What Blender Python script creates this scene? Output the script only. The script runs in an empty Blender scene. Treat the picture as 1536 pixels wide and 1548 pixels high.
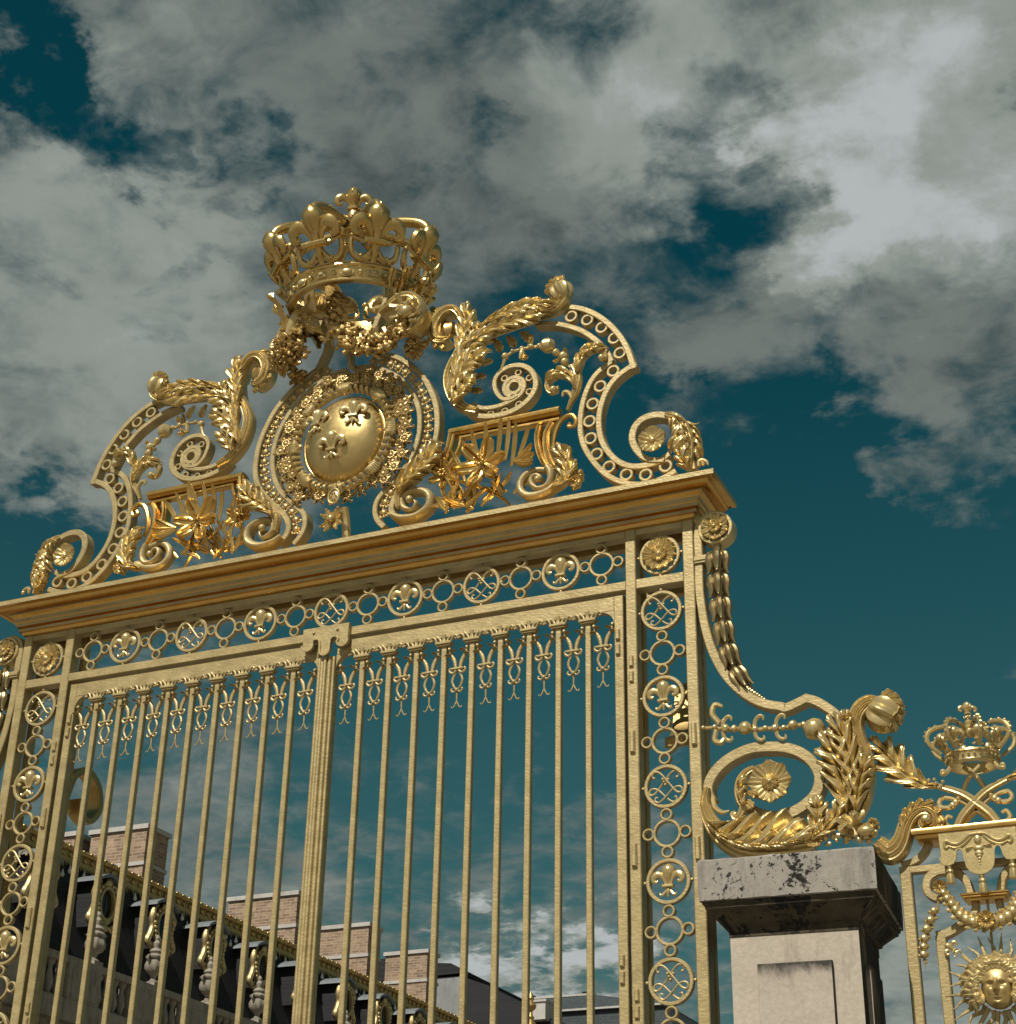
import bpy, math, random
from mathutils import Vector, Matrix
PI = math.pi
R = math.radians
rng = random.Random(7)
SC = bpy.context.scene
COL = SC.collection

# ------------------------------------------------------------------ helpers
def crom(pts, n=6, closed=False):
    """Catmull-Rom resampling of a 2D or 3D polyline."""
    P = [tuple(map(float, q)) for q in pts]
    if len(P) < 3 and not closed:
        return [tuple(a + (b - a) * i / n for a, b in zip(P[0], P[1])) for i in range(n + 1)]
    m = len(P)
    out = []
    segs = m if closed else m - 1
    for i in range(segs):
        if closed:
            p0, p1, p2, p3 = P[(i - 1) % m], P[i], P[(i + 1) % m], P[(i + 2) % m]
        else:
            p1, p2 = P[i], P[i + 1]
            p0 = P[i - 1] if i > 0 else tuple(2 * a - b for a, b in zip(p1, p2))
            p3 = P[i + 2] if i + 2 < m else tuple(2 * b - a for a, b in zip(p1, p2))
        for k in range(n):
            t = k / n
            out.append(tuple(0.5 * (2 * b + (c - a) * t + (2 * a - 5 * b + 4 * c - d) * t * t + (3 * b - a - 3 * c + d) * t ** 3)
                             for a, b, c, d in zip(p0, p1, p2, p3)))
    if not closed:
        out.append(P[-1])
    return out

def lerp_list(ws, t):
    if not isinstance(ws, (list, tuple)):
        return ws
    x = t * (len(ws) - 1)
    i = min(int(x), len(ws) - 2)
    return ws[i] + (ws[i + 1] - ws[i]) * (x - i)

ORG = {}
def org(o):
    return ORG.get(o.name, Vector((0, 0, 0))) if o else Vector((0, 0, 0))

class MB:
    """Collects shapes into one mesh."""
    def __init__(s):
        s.v, s.f, s.M = [], [], None
    def add(s, vs, fs):
        b = len(s.v)
        if s.M is not None:
            vs = [tuple(s.M @ Vector(q)) for q in vs]
        s.v += [tuple(q) for q in vs]
        s.f += [tuple(b + i for i in f) for f in fs]
    def box(s, x0, x1, y0, y1, z0, z1, c=0.0):
        if c <= 0:
            vs = [(x, y, z) for x in (x0, x1) for y in (y0, y1) for z in (z0, z1)]
            s.add(vs, [(0, 1, 3, 2), (4, 6, 7, 5), (0, 4, 5, 1), (2, 3, 7, 6), (0, 2, 6, 4), (1, 5, 7, 3)])
            return
        # chamfered on the four front edges
        vs = []
        for y, k in ((y1, 0), (y0 + c, 0), (y0, c)):
            vs += [(x0 + k, y, z0 + k), (x1 - k, y, z0 + k), (x1 - k, y, z1 - k), (x0 + k, y, z1 - k)]
        fs = [(0, 3, 2, 1), (8, 9, 10, 11)]
        for r in (0, 4):
            for i in range(4):
                j = (i + 1) % 4
                fs.append((r + i, r + j, r + 4 + j, r + 4 + i))
        s.add(vs, fs)
    def bar(s, x0, x1, z0, z1, y0, d, c=.004):
        s.box(x0, x1, y0, y0 + d, z0, z1, c)
    def sweep(s, pts, prof, y0=0.0, ws=1.0, closed=False, n=6, raw=False):
        """Sweep profile [(a, b)] along an XZ path: a in the plane across the path, b in depth."""
        P = pts if raw else crom(pts, n, closed)
        m = len(P)
        vs, fs = [], []
        k = len(prof)
        for i in range(m):
            a = P[(i - 1) % m] if (closed or i > 0) else P[i]
            b = P[(i + 1) % m] if (closed or i < m - 1) else P[i]
            dx, dz = b[0] - a[0], b[1] - a[1]
            l = math.hypot(dx, dz) or 1
            nx, nz = -dz / l, dx / l
            w = lerp_list(ws, i / max(1, m - 1))
            for (q, d) in prof:
                vs.append((P[i][0] + nx * q * w, y0 + d, P[i][1] + nz * q * w))
        for i in range(m if closed else m - 1):
            j = (i + 1) % m
            for q in range(k):
                r = (q + 1) % k
                fs.append((i * k + q, i * k + r, j * k + r, j * k + q))
        if not closed:
            fs.append(tuple(range(k - 1, -1, -1)))
            fs.append(tuple((m - 1) * k + q for q in range(k)))
        s.add(vs, fs)
    def band(s, pts, w, d, y0=0.0, closed=False, n=6, ws=1.0, c=.005, raw=False):
        h = w / 2
        s.sweep(pts, [(-h, d), (-h, c), (-h + c, 0), (h - c, 0), (h, c), (h, d)], y0, ws, closed, n, raw)
    def ring(s, cx, cz, r, w, d, y0=0.0, n=28, c=.004):
        s.band([(cx + (r - w / 2) * math.cos(2 * PI * i / n), cz + (r - w / 2) * math.sin(2 * PI * i / n)) for i in range(n)],
               w, d, y0, True, 1, 1.0, c, True)
    def tube(s, pts, rad, n=7, smooth=4, sy=1.0):
        P = crom(pts, smooth) if smooth else pts
        P = [Vector(q) for q in P]
        m = len(P)
        vs, fs = [], []
        ref = Vector((0, 1, 0))
        for i in range(m):
            t = (P[min(i + 1, m - 1)] - P[max(i - 1, 0)])
            if t.length < 1e-9:
                t = Vector((0, 0, 1))
            t.normalize()
            u = ref - t * ref.dot(t)
            if u.length < 1e-3:
                u = Vector((1, 0, 0)) - t * t.x
            u.normalize()
            w = t.cross(u)
            r = lerp_list(rad, i / max(1, m - 1))
            for k in range(n):
                a = 2 * PI * k / n
                vs.append(tuple(P[i] + (u * math.cos(a) * sy + w * math.sin(a)) * r))
        for i in range(m - 1):
            for k in range(n):
                j = (k + 1) % n
                fs.append((i * n + k, i * n + j, (i + 1) * n + j, (i + 1) * n + k))
        fs.append(tuple(range(n - 1, -1, -1)))
        fs.append(tuple((m - 1) * n + k for k in range(n)))
        s.add(vs, fs)
    def ptube(s, pts, y, rad, n=7, smooth=4, sy=1.0):
        s.tube([(q[0], y, q[1]) for q in pts], rad, n, smooth, sy)
    def lathe(s, prof, o=(0, 0, 0), ax=(0, 0, 1), n=12, flut=0, fd=0.0):
        """Turned shape: prof = [(radius, height)] along axis ax from o."""
        A = Vector(ax).normalized()
        U = A.orthogonal().normalized()
        W = A.cross(U)
        O = Vector(o)
        vs, fs = [], []
        for (r, h) in prof:
            for k in range(n):
                a = 2 * PI * k / n
                rr = r * (1 + fd * math.cos(flut * a)) if flut else r
                vs.append(tuple(O + A * h + (U * math.cos(a) + W * math.sin(a)) * rr))
        for i in range(len(prof) - 1):
            for k in range(n):
                j = (k + 1) % n
                fs.append((i * n + k, i * n + j, (i + 1) * n + j, (i + 1) * n + k))
        fs.append(tuple(range(n - 1, -1, -1)))
        fs.append(tuple((len(prof) - 1) * n + k for k in range(n)))
        s.add(vs, fs)
    def ball(s, c, r, sx=1, sy=1, sz=1, n=10, m=7, flut=0, fd=0.0, ax=(0, 0, 1)):
        if sx == sy == sz == 1:
            s.lathe([(r * math.sin(PI * i / m) + 1e-5, -r * math.cos(PI * i / m)) for i in range(m + 1)], c, ax, n, flut, fd)
            return
        vs, fs = [], []
        for i in range(m + 1):
            p = PI * i / m
            for k in range(n):
                a = 2 * PI * k / n
                rr = r * (1 + fd * math.cos(flut * a)) if flut else r
                vs.append((c[0] + rr * sx * math.sin(p) * math.cos(a), c[1] + rr * sy * math.sin(p) * math.sin(a), c[2] - rr * sz * math.cos(p)))
        for i in range(m):
            for k in range(n):
                j = (k + 1) % n
                fs.append((i * n + k, i * n + j, (i + 1) * n + j, (i + 1) * n + k))
        s.add(vs, fs)
    def plate(s, out, y0, d, c=.006):
        """Extruded outline (list of XZ), front at y0, chamfered edge."""
        n = len(out)
        cx = sum(q[0] for q in out) / n
        cz = sum(q[1] for q in out) / n
        ins = []
        area = sum(out[i][0] * out[(i + 1) % n][1] - out[(i + 1) % n][0] * out[i][1] for i in range(n))
        sg = 1 if area > 0 else -1
        for i in range(n):
            a, b = out[i - 1], out[(i + 1) % n]
            dx, dz = b[0] - a[0], b[1] - a[1]
            l = math.hypot(dx, dz) or 1
            ins.append((out[i][0] - sg * dz / l * c, out[i][1] + sg * dx / l * c))
        vs = [(q[0], y0 + d, q[1]) for q in out] + [(q[0], y0 + c, q[1]) for q in out] + [(q[0], y0, q[1]) for q in ins]
        fs = [tuple(range(n - 1, -1, -1)), tuple(2 * n + i for i in range(n))]
        for r in (0, n):
            for i in range(n):
                j = (i + 1) % n
                fs.append((r + i, r + j, r + n + j, r + n + i))
        s.add(vs, fs)
    def leaflet(s, base, ang, L, W, y0, bend=.5, lift=.02, rel=.012, nu=9, nv=12, hook=0.0, tipw=.42, plain=False):
        """One leaf lobe: narrow base, broad rounded toothed tip, fluted lengthwise, tip curling to the front."""
        vs, fs = [], []
        x, z = base
        for i in range(nu + 1):
            u = i / nu
            a = ang + bend * u
            if i:
                x += L / nu * math.cos(a)
                z += L / nu * math.sin(a)
            if plain:
                pr = (.5 + .5 * math.sin(u / .6 * PI / 2)) if u < .6 else math.sqrt(max(.02, 1 - ((u - .6) / tipw) ** 2))
            else:
                pr = (.42 + .58 * math.sin(u / .68 * PI / 2) ** 1.3) if u < .68 else math.sqrt(max(.03, 1 - ((u - .68) / .335) ** 2))
            hw = W * .5 * pr
            nx, nz = -math.sin(a), math.cos(a)
            for j in range(nv + 1):
                v = 2 * j / nv - 1
                fl = (.5 + .5 * math.cos(v * PI * 3)) if not plain else 1 - math.exp(-(v / .22) ** 2)
                y = y0 - rel * ((1 - .85 * v * v) * (.45 + .55 * u) * (.35 + 1.35 * fl) if not plain else (1 - .9 * v * v) * (.45 + .55 * u) - .75 * math.exp(-(v / .16) ** 2) - .30 * math.cos(v * PI * 4) * u)
                y += -lift * u * u + hook * max(0, u - .7) ** 2
                if not plain and u > .85:
                    y += rel * 1.2 * (u - .85) / .15
                w = hw * (1 + (.16 * math.cos(u * PI * 5) * abs(v) ** 3 if not plain else 0))
                e = 0 if plain else L * .05 * math.cos(v * PI * 3) * max(0, u - .6)
                vs.append((x + nx * w * v + math.cos(a) * e, y, z + nz * w * v + math.sin(a) * e))
        k = nv + 1
        for i in range(nu):
            for j in range(nv):
                fs.append((i * k + j, i * k + j + 1, (i + 1) * k + j + 1, (i + 1) * k + j))
        nb = len(vs)
        th = .007
        vs += [(q[0], q[1] + th, q[2]) for q in vs]
        fs += [tuple(nb + i for i in reversed(f)) for f in fs]
        rim = [i * k for i in range(nu + 1)] + [nu * k + j for j in range(1, k)] + [i * k + nv for i in range(nu - 1, -1, -1)] + [j for j in range(nv - 1, 0, -1)]
        for i in range(len(rim)):
            p, q = rim[i], rim[(i + 1) % len(rim)]
            fs.append((q, p, p + nb, q + nb))
        s.add(vs, fs)
    def fluted(s, pts, ws, y0, ribs=3, h=.03, back=.02, n=6):
        """Fluted tapering stem lying in the XZ plane, raised towards the viewer."""
        P = crom(pts, n)
        m = len(P)
        nv = ribs * 4
        vs, fs = [], []
        for i in range(m):
            a, b = P[max(0, i - 1)], P[min(m - 1, i + 1)]
            dx, dz = b[0] - a[0], b[1] - a[1]
            l = math.hypot(dx, dz) or 1
            nx, nz = -dz / l, dx / l
            w = lerp_list(ws, i / (m - 1))
            hh = h * min(1, w / .06)
            row = []
            for j in range(nv + 1):
                v = 2 * j / nv - 1
                y = y0 - hh * (math.sqrt(max(0, 1 - v * v)) * .65 + .35 * abs(math.cos(ribs * PI * (j / nv) + PI / 2)))
                row.append((P[i][0] + nx * w * .5 * v, y, P[i][1] + nz * w * .5 * v))
            row += [(P[i][0] + nx * w * .4, y0 + back, P[i][1] + nz * w * .4), (P[i][0] - nx * w * .4, y0 + back, P[i][1] - nz * w * .4)]
            vs += row
        k = nv + 3
        for i in range(m - 1):
            for j in range(k):
                q = (j + 1) % k
                fs.append((i * k + j, i * k + q, (i + 1) * k + q, (i + 1) * k + j))
        fs.append(tuple(range(k - 1, -1, -1)))
        fs.append(tuple((m - 1) * k + q for q in range(k)))
        s.add(vs, fs)
    def spray(s, spine, y0, n=4, L=(.08, .05), W=.03, ang=.75, bend=.5, lift=.03, sides=(1, -1), tip=True, t0=.0, t1=1.0, rel=.02, sweep=.27, notch=.42):
        """Acanthus leaf: one continuous blade along a spine, cut into forward-swept lobes, each with a raised rib."""
        P = crom(spine, 10)
        m = len(P) - 1
        def at(t):
            x = max(0, min(.9999, t)) * m
            i = int(x)
            f = x - i
            p = (P[i][0] + (P[i + 1][0] - P[i][0]) * f, P[i][1] + (P[i + 1][1] - P[i][1]) * f)
            i0, i1 = max(0, i - 3), min(m, i + 4)
            d = (P[i1][0] - P[i0][0], P[i1][1] - P[i0][1])
            l = math.hypot(*d) or 1
            d = (d[0] / l, d[1] / l)
            if t > 1:
                e = (t - 1) * sum(math.dist(P[k], P[k + 1]) for k in range(m))
                p = (p[0] + d[0] * e, p[1] + d[1] * e)
            return p, (-d[1], d[0])
        nl = max(3, n - 1)
        MM, J = nl * 15, 9
        vs, fs = [], []
        ph = [rng.uniform(.85, 1.12) for _ in range(nl + 1)]
        for i in range(MM + 1):
            t = i / MM
            fr = (t * nl) % 1.0 if i < MM else 1.0
            kk = ph[min(nl - 1, int(t * nl))]
            lobe = 1 - abs(2 * fr - 1)                     # 0 in the notches, 1 at a lobe's middle
            wid = lerp_list(L, t) * .92 * min(1, math.sin(PI * (.16 + .80 * t)) * 1.25) ** .8 * kk
            for j in range(-J, J + 1):
                v = j / J
                av = abs(v)
                sd = 1 if v >= 0 else -1
                k = 1.0 if sd in sides else .22
                e = 1 - notch * (1 - lobe ** .5) * max(0, av - .35) / .65
                tt = t + sweep * av ** 1.3 * (1 if k == 1 else .3)
                p, nn = at(t0 + (t1 - t0) * tt)
                w = wid * k * v * e
                rib = max(0, 1 - abs(2 * fr - 1) * 1.6)
                y = y0 - rel * .9 * (1 - av) ** .8 - rel * 1.5 * math.sin(PI * min(1, av * .93)) ** .6 * lobe ** .8
                y -= lift * .7 * av ** 3 * lobe - rel * .7 * math.exp(-(av / .07) ** 2)
                y += rel * .9 * (1 - lobe) ** 3 * av + rel * .9 * max(0, av - .86) / .14 * .8
                y -= rel * .42 * math.cos(fr * PI * 6) * av ** .6 * lobe ** .5
                w *= 1 + .07 * math.cos(fr * PI * 6) * av ** 3 * lobe
                vs.append((p[0] + nn[0] * w, y, p[1] + nn[1] * w))
        k = 2 * J + 1
        for i in range(MM):
            for j in range(k - 1):
                fs.append((i * k + j, i * k + j + 1, (i + 1) * k + j + 1, (i + 1) * k + j))
        nb = len(vs)
        vs += [(q[0], q[1] + .008, q[2]) for q in vs]
        fs += [tuple(nb + i for i in reversed(f)) for f in fs]
        rim = [i * k for i in range(MM + 1)] + [MM * k + j for j in range(1, k)] + [i * k + k - 1 for i in range(MM - 1, -1, -1)] + [j for j in range(k - 2, 0, -1)]
        for i in range(len(rim)):
            p, q = rim[i], rim[(i + 1) % len(rim)]
            fs.append((q, p, p + nb, q + nb))
        s.add(vs, fs)
    def shell_head(s, c, r, ang, y0, n=9, sy=.8):
        """Curled-over acanthus tip: broad flutes fanning from the neck over a swelling shell with a scalloped rim."""
        ax = (math.cos(ang), 0, math.sin(ang))
        prof = [(r * math.sin(PI * (.05 + .70 * i / 9)) ** .9, -r * math.cos(PI * (.05 + .70 * i / 9))) for i in range(10)]
        prof += [(r * .80, r * .80), (r * .66, r * .66), (r * .45, r * .50), (r * .2, r * .45)]
        M0 = s.M
        s.M = (M0 or Matrix()) @ Matrix.Translation((c[0], y0, c[1])) @ Matrix.Diagonal((1, sy, 1, 1))
        s.lathe(prof, (0, 0, 0), ax, n * 6, n, .12)
        s.M = M0
    def rosette(s, c, r, y0, n=6, rings=1, w=.9, lift=.02):
        """Flower facing the viewer: ribbed rounded petals round a button."""
        for g in range(rings + 1):
            rr = r * (1 - .42 * g)
            for i in range(n):
                a = 2 * PI * (i + .5 * g) / n + PI / 2
                b = (c[0] + r * .14 * math.cos(a), c[1] + r * .14 * math.sin(a))
                s.leaflet(b, a, rr * .86, 2 * PI * rr / n * w * .72, y0 - .006 * g - .001 * (i % 2), 0, lift if g == 0 else -.01, .010, 6, 6)
        s.ball((c[0], y0 - .012, c[1]), r * .2, 1, .8, 1, 10, 6)
        for i in range(6):
            a = 2 * PI * i / 6
            s.ball((c[0] + r * .17 * math.cos(a), y0 - .016, c[1] + r * .17 * math.sin(a)), r * .055, n=6, m=4)
    def husk(s, o, d, L, r, n=10, petals=5):
        """Bell flower hanging from o along d: slim core inside five separate pointed petals."""
        D = Vector(d).normalized()
        s.lathe([(r * .22, 0), (r * .45, L * .06), (r * .62, L * .22), (r * .60, L * .55), (r * .42, L * .80), (r * .2, L * .9)], o, D, 14)
        U = D.orthogonal().normalized()
        W = D.cross(U)
        O = Vector(o)
        for i in range(petals):
            a = 2 * PI * (i + .25) / petals
            e = U * math.cos(a) + W * math.sin(a)
            s.tube([tuple(O + D * L * .03 + e * r * .30), tuple(O + D * L * .16 + e * r * .74), tuple(O + D * L * .42 + e * r * .86), tuple(O + D * L * .72 + e * r * .78), tuple(O + D * L * .96 + e * r * .92), tuple(O + D * L * 1.02 + e * r * 1.08)],
                   [r * .12, r * .34, r * .42, r * .32, r * .14, r * .04], 8, 4)
        s.lathe([(r * .30, L * .82), (r * .26, L * .98), (r * .15, L * 1.05)], o, D, 10)
    def build(s, name, mat, parent=None, smooth=38, at=None, mat2=None):
        me = bpy.data.meshes.new(name)
        O = org(parent) if at is None else Vector(at)
        me.from_pydata([(q[0] - O.x, q[1] - O.y, q[2] - O.z) for q in s.v], [], s.f)
        me.validate(clean_customdata=False)
        if smooth:
            me.polygons.foreach_set('use_smooth', [True] * len(me.polygons))
            me.set_sharp_from_angle(angle=R(smooth))
        me.materials.append(mat)
        if mat2:
            for k in range(0, len(mat2), 2):
                me.materials.append(mat2[k])
                for pl in me.polygons:
                    if mat2[k + 1](pl): pl.material_index = k // 2 + 1
        o = bpy.data.objects.new(name, me)
        COL.objects.link(o)
        if parent:
            o.parent = parent
            o.location = O - org(parent)
        else:
            o.location = O
        ORG[o.name] = O
        return o

def tag(o, label=None, cat=None, group=None, kind=None):
    if label: o['label'] = label
    if cat: o['category'] = cat
    if group: o['group'] = group
    if kind: o['kind'] = kind
    return o

def thing(name, label, cat, loc=(0, 0, 0), group=None, rot=None):
    o = bpy.data.objects.new(name, None)
    o.empty_display_size = .2
    COL.objects.link(o)
    o.location = loc
    if rot: o.rotation_euler = rot
    ORG[o.name] = Vector(loc)
    return tag(o, label, cat, group)

def inst(src, parent, loc, mirror=False, group=None):
    """A repeat of a part that shares its mesh; loc is the world place of its origin."""
    o = src.copy()
    COL.objects.link(o)
    o.parent = parent
    o.location = Vector(loc) - org(parent)
    ORG[o.name] = Vector(loc)
    if mirror: o.scale = (-1, 1, 1)
    return o

def inst_tree(src, parent, loc, mirror=False):
    c = inst(src, parent, loc, mirror)
    for ch in list(src.children):
        d = ch.copy()
        COL.objects.link(d)
        d.parent = c
    return c

def copy_thing(src, loc, label, mirror=False, group=None):
    c = src.copy()
    COL.objects.link(c)
    c.location = loc
    ORG[c.name] = Vector(loc)
    if mirror: c.scale = (-1, 1, 1)
    c['label'] = label
    if group: c['group'] = group
    for ch in list(src.children):
        d = ch.copy()
        COL.objects.link(d)
        d.parent = c
        for g in list(ch.children):
            e = g.copy()
            COL.objects.link(e)
            e.parent = d
    return c

# ------------------------------------------------------------------ materials
def newmat(name):
    m = bpy.data.materials.new(name)
    m.use_nodes = True
    nt = m.node_tree
    return m, nt, nt.nodes['Principled BSDF']

def nd(nt, typ, **kw):
    n = nt.nodes.new(typ)
    for k, v in kw.items():
        if k.startswith('i_'):
            key = k[2:]
            key = int(key) if key.isdigit() else key.replace('_', ' ')
            n.inputs[key].default_value = v
        else:
            setattr(n, k, v)
    return n

def ramp(nt, fac, stops):
    r = nt.nodes.new('ShaderNodeValToRGB')
    el = r.color_ramp.elements
    el[0].position, el[0].color = stops[0][0], (*stops[0][1], 1)
    el[1].position, el[1].color = stops[-1][0], (*stops[-1][1], 1)
    for p, c in stops[1:-1]:
        e = el.new(p)
        e.color = (*c, 1)
    nt.links.new(fac, r.inputs[0])
    return r.outputs[0]

def noise(nt, scale, detail=4, rough=.55, vec=None, dist=0.0):
    n = nd(nt, 'ShaderNodeTexNoise')
    n.inputs['Scale'].default_value = scale
    n.inputs['Detail'].default_value = detail
    n.inputs['Roughness'].default_value = rough
    n.inputs['Distortion'].default_value = dist
    if vec: nt.links.new(vec, n.inputs['Vector'])
    return n.outputs['Fac']

def coords(nt, which='Object', sc=(1, 1, 1)):
    tc = nd(nt, 'ShaderNodeTexCoord')
    mp = nd(nt, 'ShaderNodeMapping')
    mp.inputs['Scale'].default_value = sc
    nt.links.new(tc.outputs[which], mp.inputs['Vector'])
    return mp.outputs['Vector']

def bump(nt, h, b, strength=.3, dist=.01, prev=None):
    n = nd(nt, 'ShaderNodeBump')
    n.inputs['Strength'].default_value = strength
    n.inputs['Distance'].default_value = dist
    nt.links.new(h, n.inputs['Height'])
    if prev: nt.links.new(prev, n.inputs['Normal'])
    nt.links.new(n.outputs[0], b.inputs['Normal'])
    return n.outputs[0]

def gold(name, c0, c1, rough, bstr, bscale, metal=1.0, stretch=(1, 1, 1), fleck=0.0):
    m, nt, b = newmat(name)
    v = coords(nt, 'Object', stretch)
    n1 = noise(nt, 6.0, 6, .65, v)
    col = ramp(nt, n1, [(.3, c0), (.7, c1)])
    if fleck:
        n3 = noise(nt, 26, 5, .7, v)
        f = ramp(nt, n3, [(.70, (0, 0, 0)), (.76, (1, 1, 1))])
        mx = nd(nt, 'ShaderNodeMix', data_type='RGBA')
        mul = nd(nt, 'ShaderNodeMath', operation='MULTIPLY')
        nt.links.new(f, mul.inputs[0])
        mul.inputs[1].default_value = fleck
        nt.links.new(mul.outputs[0], mx.inputs[0])
        nt.links.new(col, mx.inputs[6])
        mx.inputs[7].default_value = (.10, .045, .015, 1)
        col = mx.outputs[2]
    nt.links.new(col, b.inputs['Base Color'])
    b.inputs['Metallic'].default_value = metal
    n2 = noise(nt, 14, 4, .6, v)
    rr = ramp(nt, n2, [(.25, (rough * .8,) * 3), (.75, (rough * 1.25,) * 3)])
    nt.links.new(rr, b.inputs['Roughness'])
    n4 = noise(nt, bscale, 3, .55, v)
    bump(nt, n4, b, bstr, .01)
    return m

GOLD = gold('gilded_ironwork', (.315, .24, .106), (.48, .375, .18), .46, .24, 40, .40, (1, 1, 1.9), .6)
ORN = gold('gilded_ornament', (.52, .395, .17), (.64, .50, .24), .30, .14, 60, .62, (1, 1, 1), .4)
CORN = gold('gilded_cornice', (.60, .36, .095), (.72, .46, .15), .30, .13, 30, 1.0, (1, 1, 1), .6)
DEEP = gold('bronzed_ornament', (.40, .27, .10), (.50, .35, .14), .34, .12, 50, .8)
CROWNG = gold('crown_gilding', (.50, .345, .12), (.63, .455, .185), .27, .12, 50, .82, (1, 1, 1), .4)
LILY = gold('reflection_warmed_gilding', (.58, .385, .115), (.70, .49, .18), .29, .16, 50, .85, (1, 1, 1), .5)  # orange of shaded petals reflecting one another, put into the gold colour
COLL = gold('dulled_ornament', (.42, .30, .115), (.53, .39, .17), .42, .12, 50, .7)
CORN_REFL = gold('reflection_toned_moulding', (.42, .19, .035), (.56, .28, .06), .30, .13, 30, 1.0, (1, 1, 1), .6)  # orange reflection in the cornice curve, painted as a deeper gold
BELL = gold('darkened_bellflower', (.30, .23, .11), (.40, .31, .16), .36, .12, 50, .9)
LEAD = gold('gilded_lead', (.30, .19, .06), (.55, .38, .14), .42, .9, 8, .8, (1, 1, 1), .6)

def stone(name, c0, c1, spots=0.0, spot_sc=9.0, grime=0.0, gcol=(.02, .018, .014), bs=.25, zlo=None, zhi=None, spotcol=(.016, .015, .013)):
    m, nt, b = newmat(name)
    v = coords(nt, 'Object')
    base = ramp(nt, noise(nt, 2.2, 6, .65, v), [(.3, c0), (.7, c1)])
    fine = ramp(nt, noise(nt, 38, 5, .7, v), [(.3, (.82, .82, .82)), (.7, (1.06, 1.06, 1.06))])
    mx = nd(nt, 'ShaderNodeMix', data_type='RGBA', blend_type='MULTIPLY')
    mx.inputs[0].default_value = 1
    nt.links.new(base, mx.inputs[6])
    nt.links.new(fine, mx.inputs[7])
    col = mx.outputs[2]
    if spots:
        s1 = noise(nt, spot_sc, 6, .72, v, .5)
        s2 = noise(nt, spot_sc * .22, 3, .5, v)
        ad = nd(nt, 'ShaderNodeMath', operation='MULTIPLY_ADD')
        nt.links.new(s2, ad.inputs[0])
        ad.inputs[1].default_value = .5
        nt.links.new(s1, ad.inputs[2])
        f = ramp(nt, ad.outputs[0], [(1.0 - spots, (0, 0, 0)), (1.035 - spots, (1, 1, 1))])
        mx = nd(nt, 'ShaderNodeMix', data_type='RGBA')
        nt.links.new(f, mx.inputs[0])
        nt.links.new(col, mx.inputs[6])
        mx.inputs[7].default_value = (*spotcol, 1)
        col = mx.outputs[2]
    if grime:
        vs = coords(nt, 'Object', (3.5, 3.5, .8))
        g = noise(nt, 1.6, 6, .7, vs)
        f = ramp(nt, g, [(.62 - grime * .5, (0, 0, 0)), (.86 - grime * .5, (1, 1, 1))])
        mx = nd(nt, 'ShaderNodeMix', data_type='RGBA')
        nt.links.new(f, mx.inputs[0])
        nt.links.new(col, mx.inputs[6])
        mx.inputs[7].default_value = (*gcol, 1)
        col = mx.outputs[2]
    nt.links.new(col, b.inputs['Base Color'])
    b.inputs['Roughness'].default_value = .9
    b.inputs['Specular IOR Level'].default_value = .25
    bump(nt, noise(nt, 55, 6, .7, v), b, bs, .012)
    return m

ST_SHAFT = stone('limestone_shaft', (0.400, 0.344, 0.272), (0.480, 0.416, 0.336), .0, 9, .12, (.16, .135, .10))
ST_PANEL = stone('limestone_panel', (0.376, 0.320, 0.260), (0.464, 0.400, 0.328), .02, 12, .10, (.17, .15, .12))
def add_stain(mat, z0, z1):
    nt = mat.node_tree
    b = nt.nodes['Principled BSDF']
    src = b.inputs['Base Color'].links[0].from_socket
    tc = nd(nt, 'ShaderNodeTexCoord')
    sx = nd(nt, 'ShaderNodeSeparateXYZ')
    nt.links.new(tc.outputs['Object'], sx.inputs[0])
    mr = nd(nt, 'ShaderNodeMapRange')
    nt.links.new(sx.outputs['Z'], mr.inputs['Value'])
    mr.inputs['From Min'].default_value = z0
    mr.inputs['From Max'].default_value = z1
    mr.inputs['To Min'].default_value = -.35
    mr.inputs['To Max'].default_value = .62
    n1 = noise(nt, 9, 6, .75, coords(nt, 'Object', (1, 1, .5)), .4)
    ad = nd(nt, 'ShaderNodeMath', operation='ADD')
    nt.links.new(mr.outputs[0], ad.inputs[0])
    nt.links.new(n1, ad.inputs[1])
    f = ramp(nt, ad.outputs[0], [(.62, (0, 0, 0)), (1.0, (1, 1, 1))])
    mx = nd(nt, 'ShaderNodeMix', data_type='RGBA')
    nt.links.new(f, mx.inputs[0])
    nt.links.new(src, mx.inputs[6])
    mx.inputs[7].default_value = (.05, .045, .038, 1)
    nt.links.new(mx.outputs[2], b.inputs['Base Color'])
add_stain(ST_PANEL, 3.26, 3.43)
ST_CAP = stone('lichened_capstone', (.235, .215, .185), (.375, .34, .285), .19, 34, .22, (.10, .092, .08))
ST_MOULD = stone('shaded_sooty_moulding', (0.060, 0.048, 0.030), (0.102, 0.081, 0.051), .20, 8, .3)  # shade under the cap's overhang painted into the stone, with dirt spots
ST_SOOT = stone('soot_blackened_stone', (.020, .017, .013), (.045, .036, .026), .1, 8, .5)
ST_SOOT_SHADE = stone('streaked_soot_and_shade', (.012, .010, .008), (.028, .022, .016), .0, 8, .30, (.20, .17, .125))  # streaked soot, darkened further to paint in the shade of the unlit side
ST_PAL = stone('palace_limestone', (0.240, 0.212, 0.164), (0.336, 0.300, 0.240), .04, 1.2, .25, (.10, .085, .065))
ST_PALW = stone('palace_wall_stone', (0.208, 0.160, 0.096), (0.288, 0.228, 0.148), .0, 1.2, .3, (.09, .07, .045))
ST_GREY = stone('grey_render', (0.216, 0.224, 0.224), (0.288, 0.296, 0.292), .03, 1.5, .2, (.14, .14, .14))
ST_COP = stone('pale_coping', (0.408, 0.383, 0.348), (0.510, 0.484, 0.442), .05, 2.5, .1, (.2, .19, .17))

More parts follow.
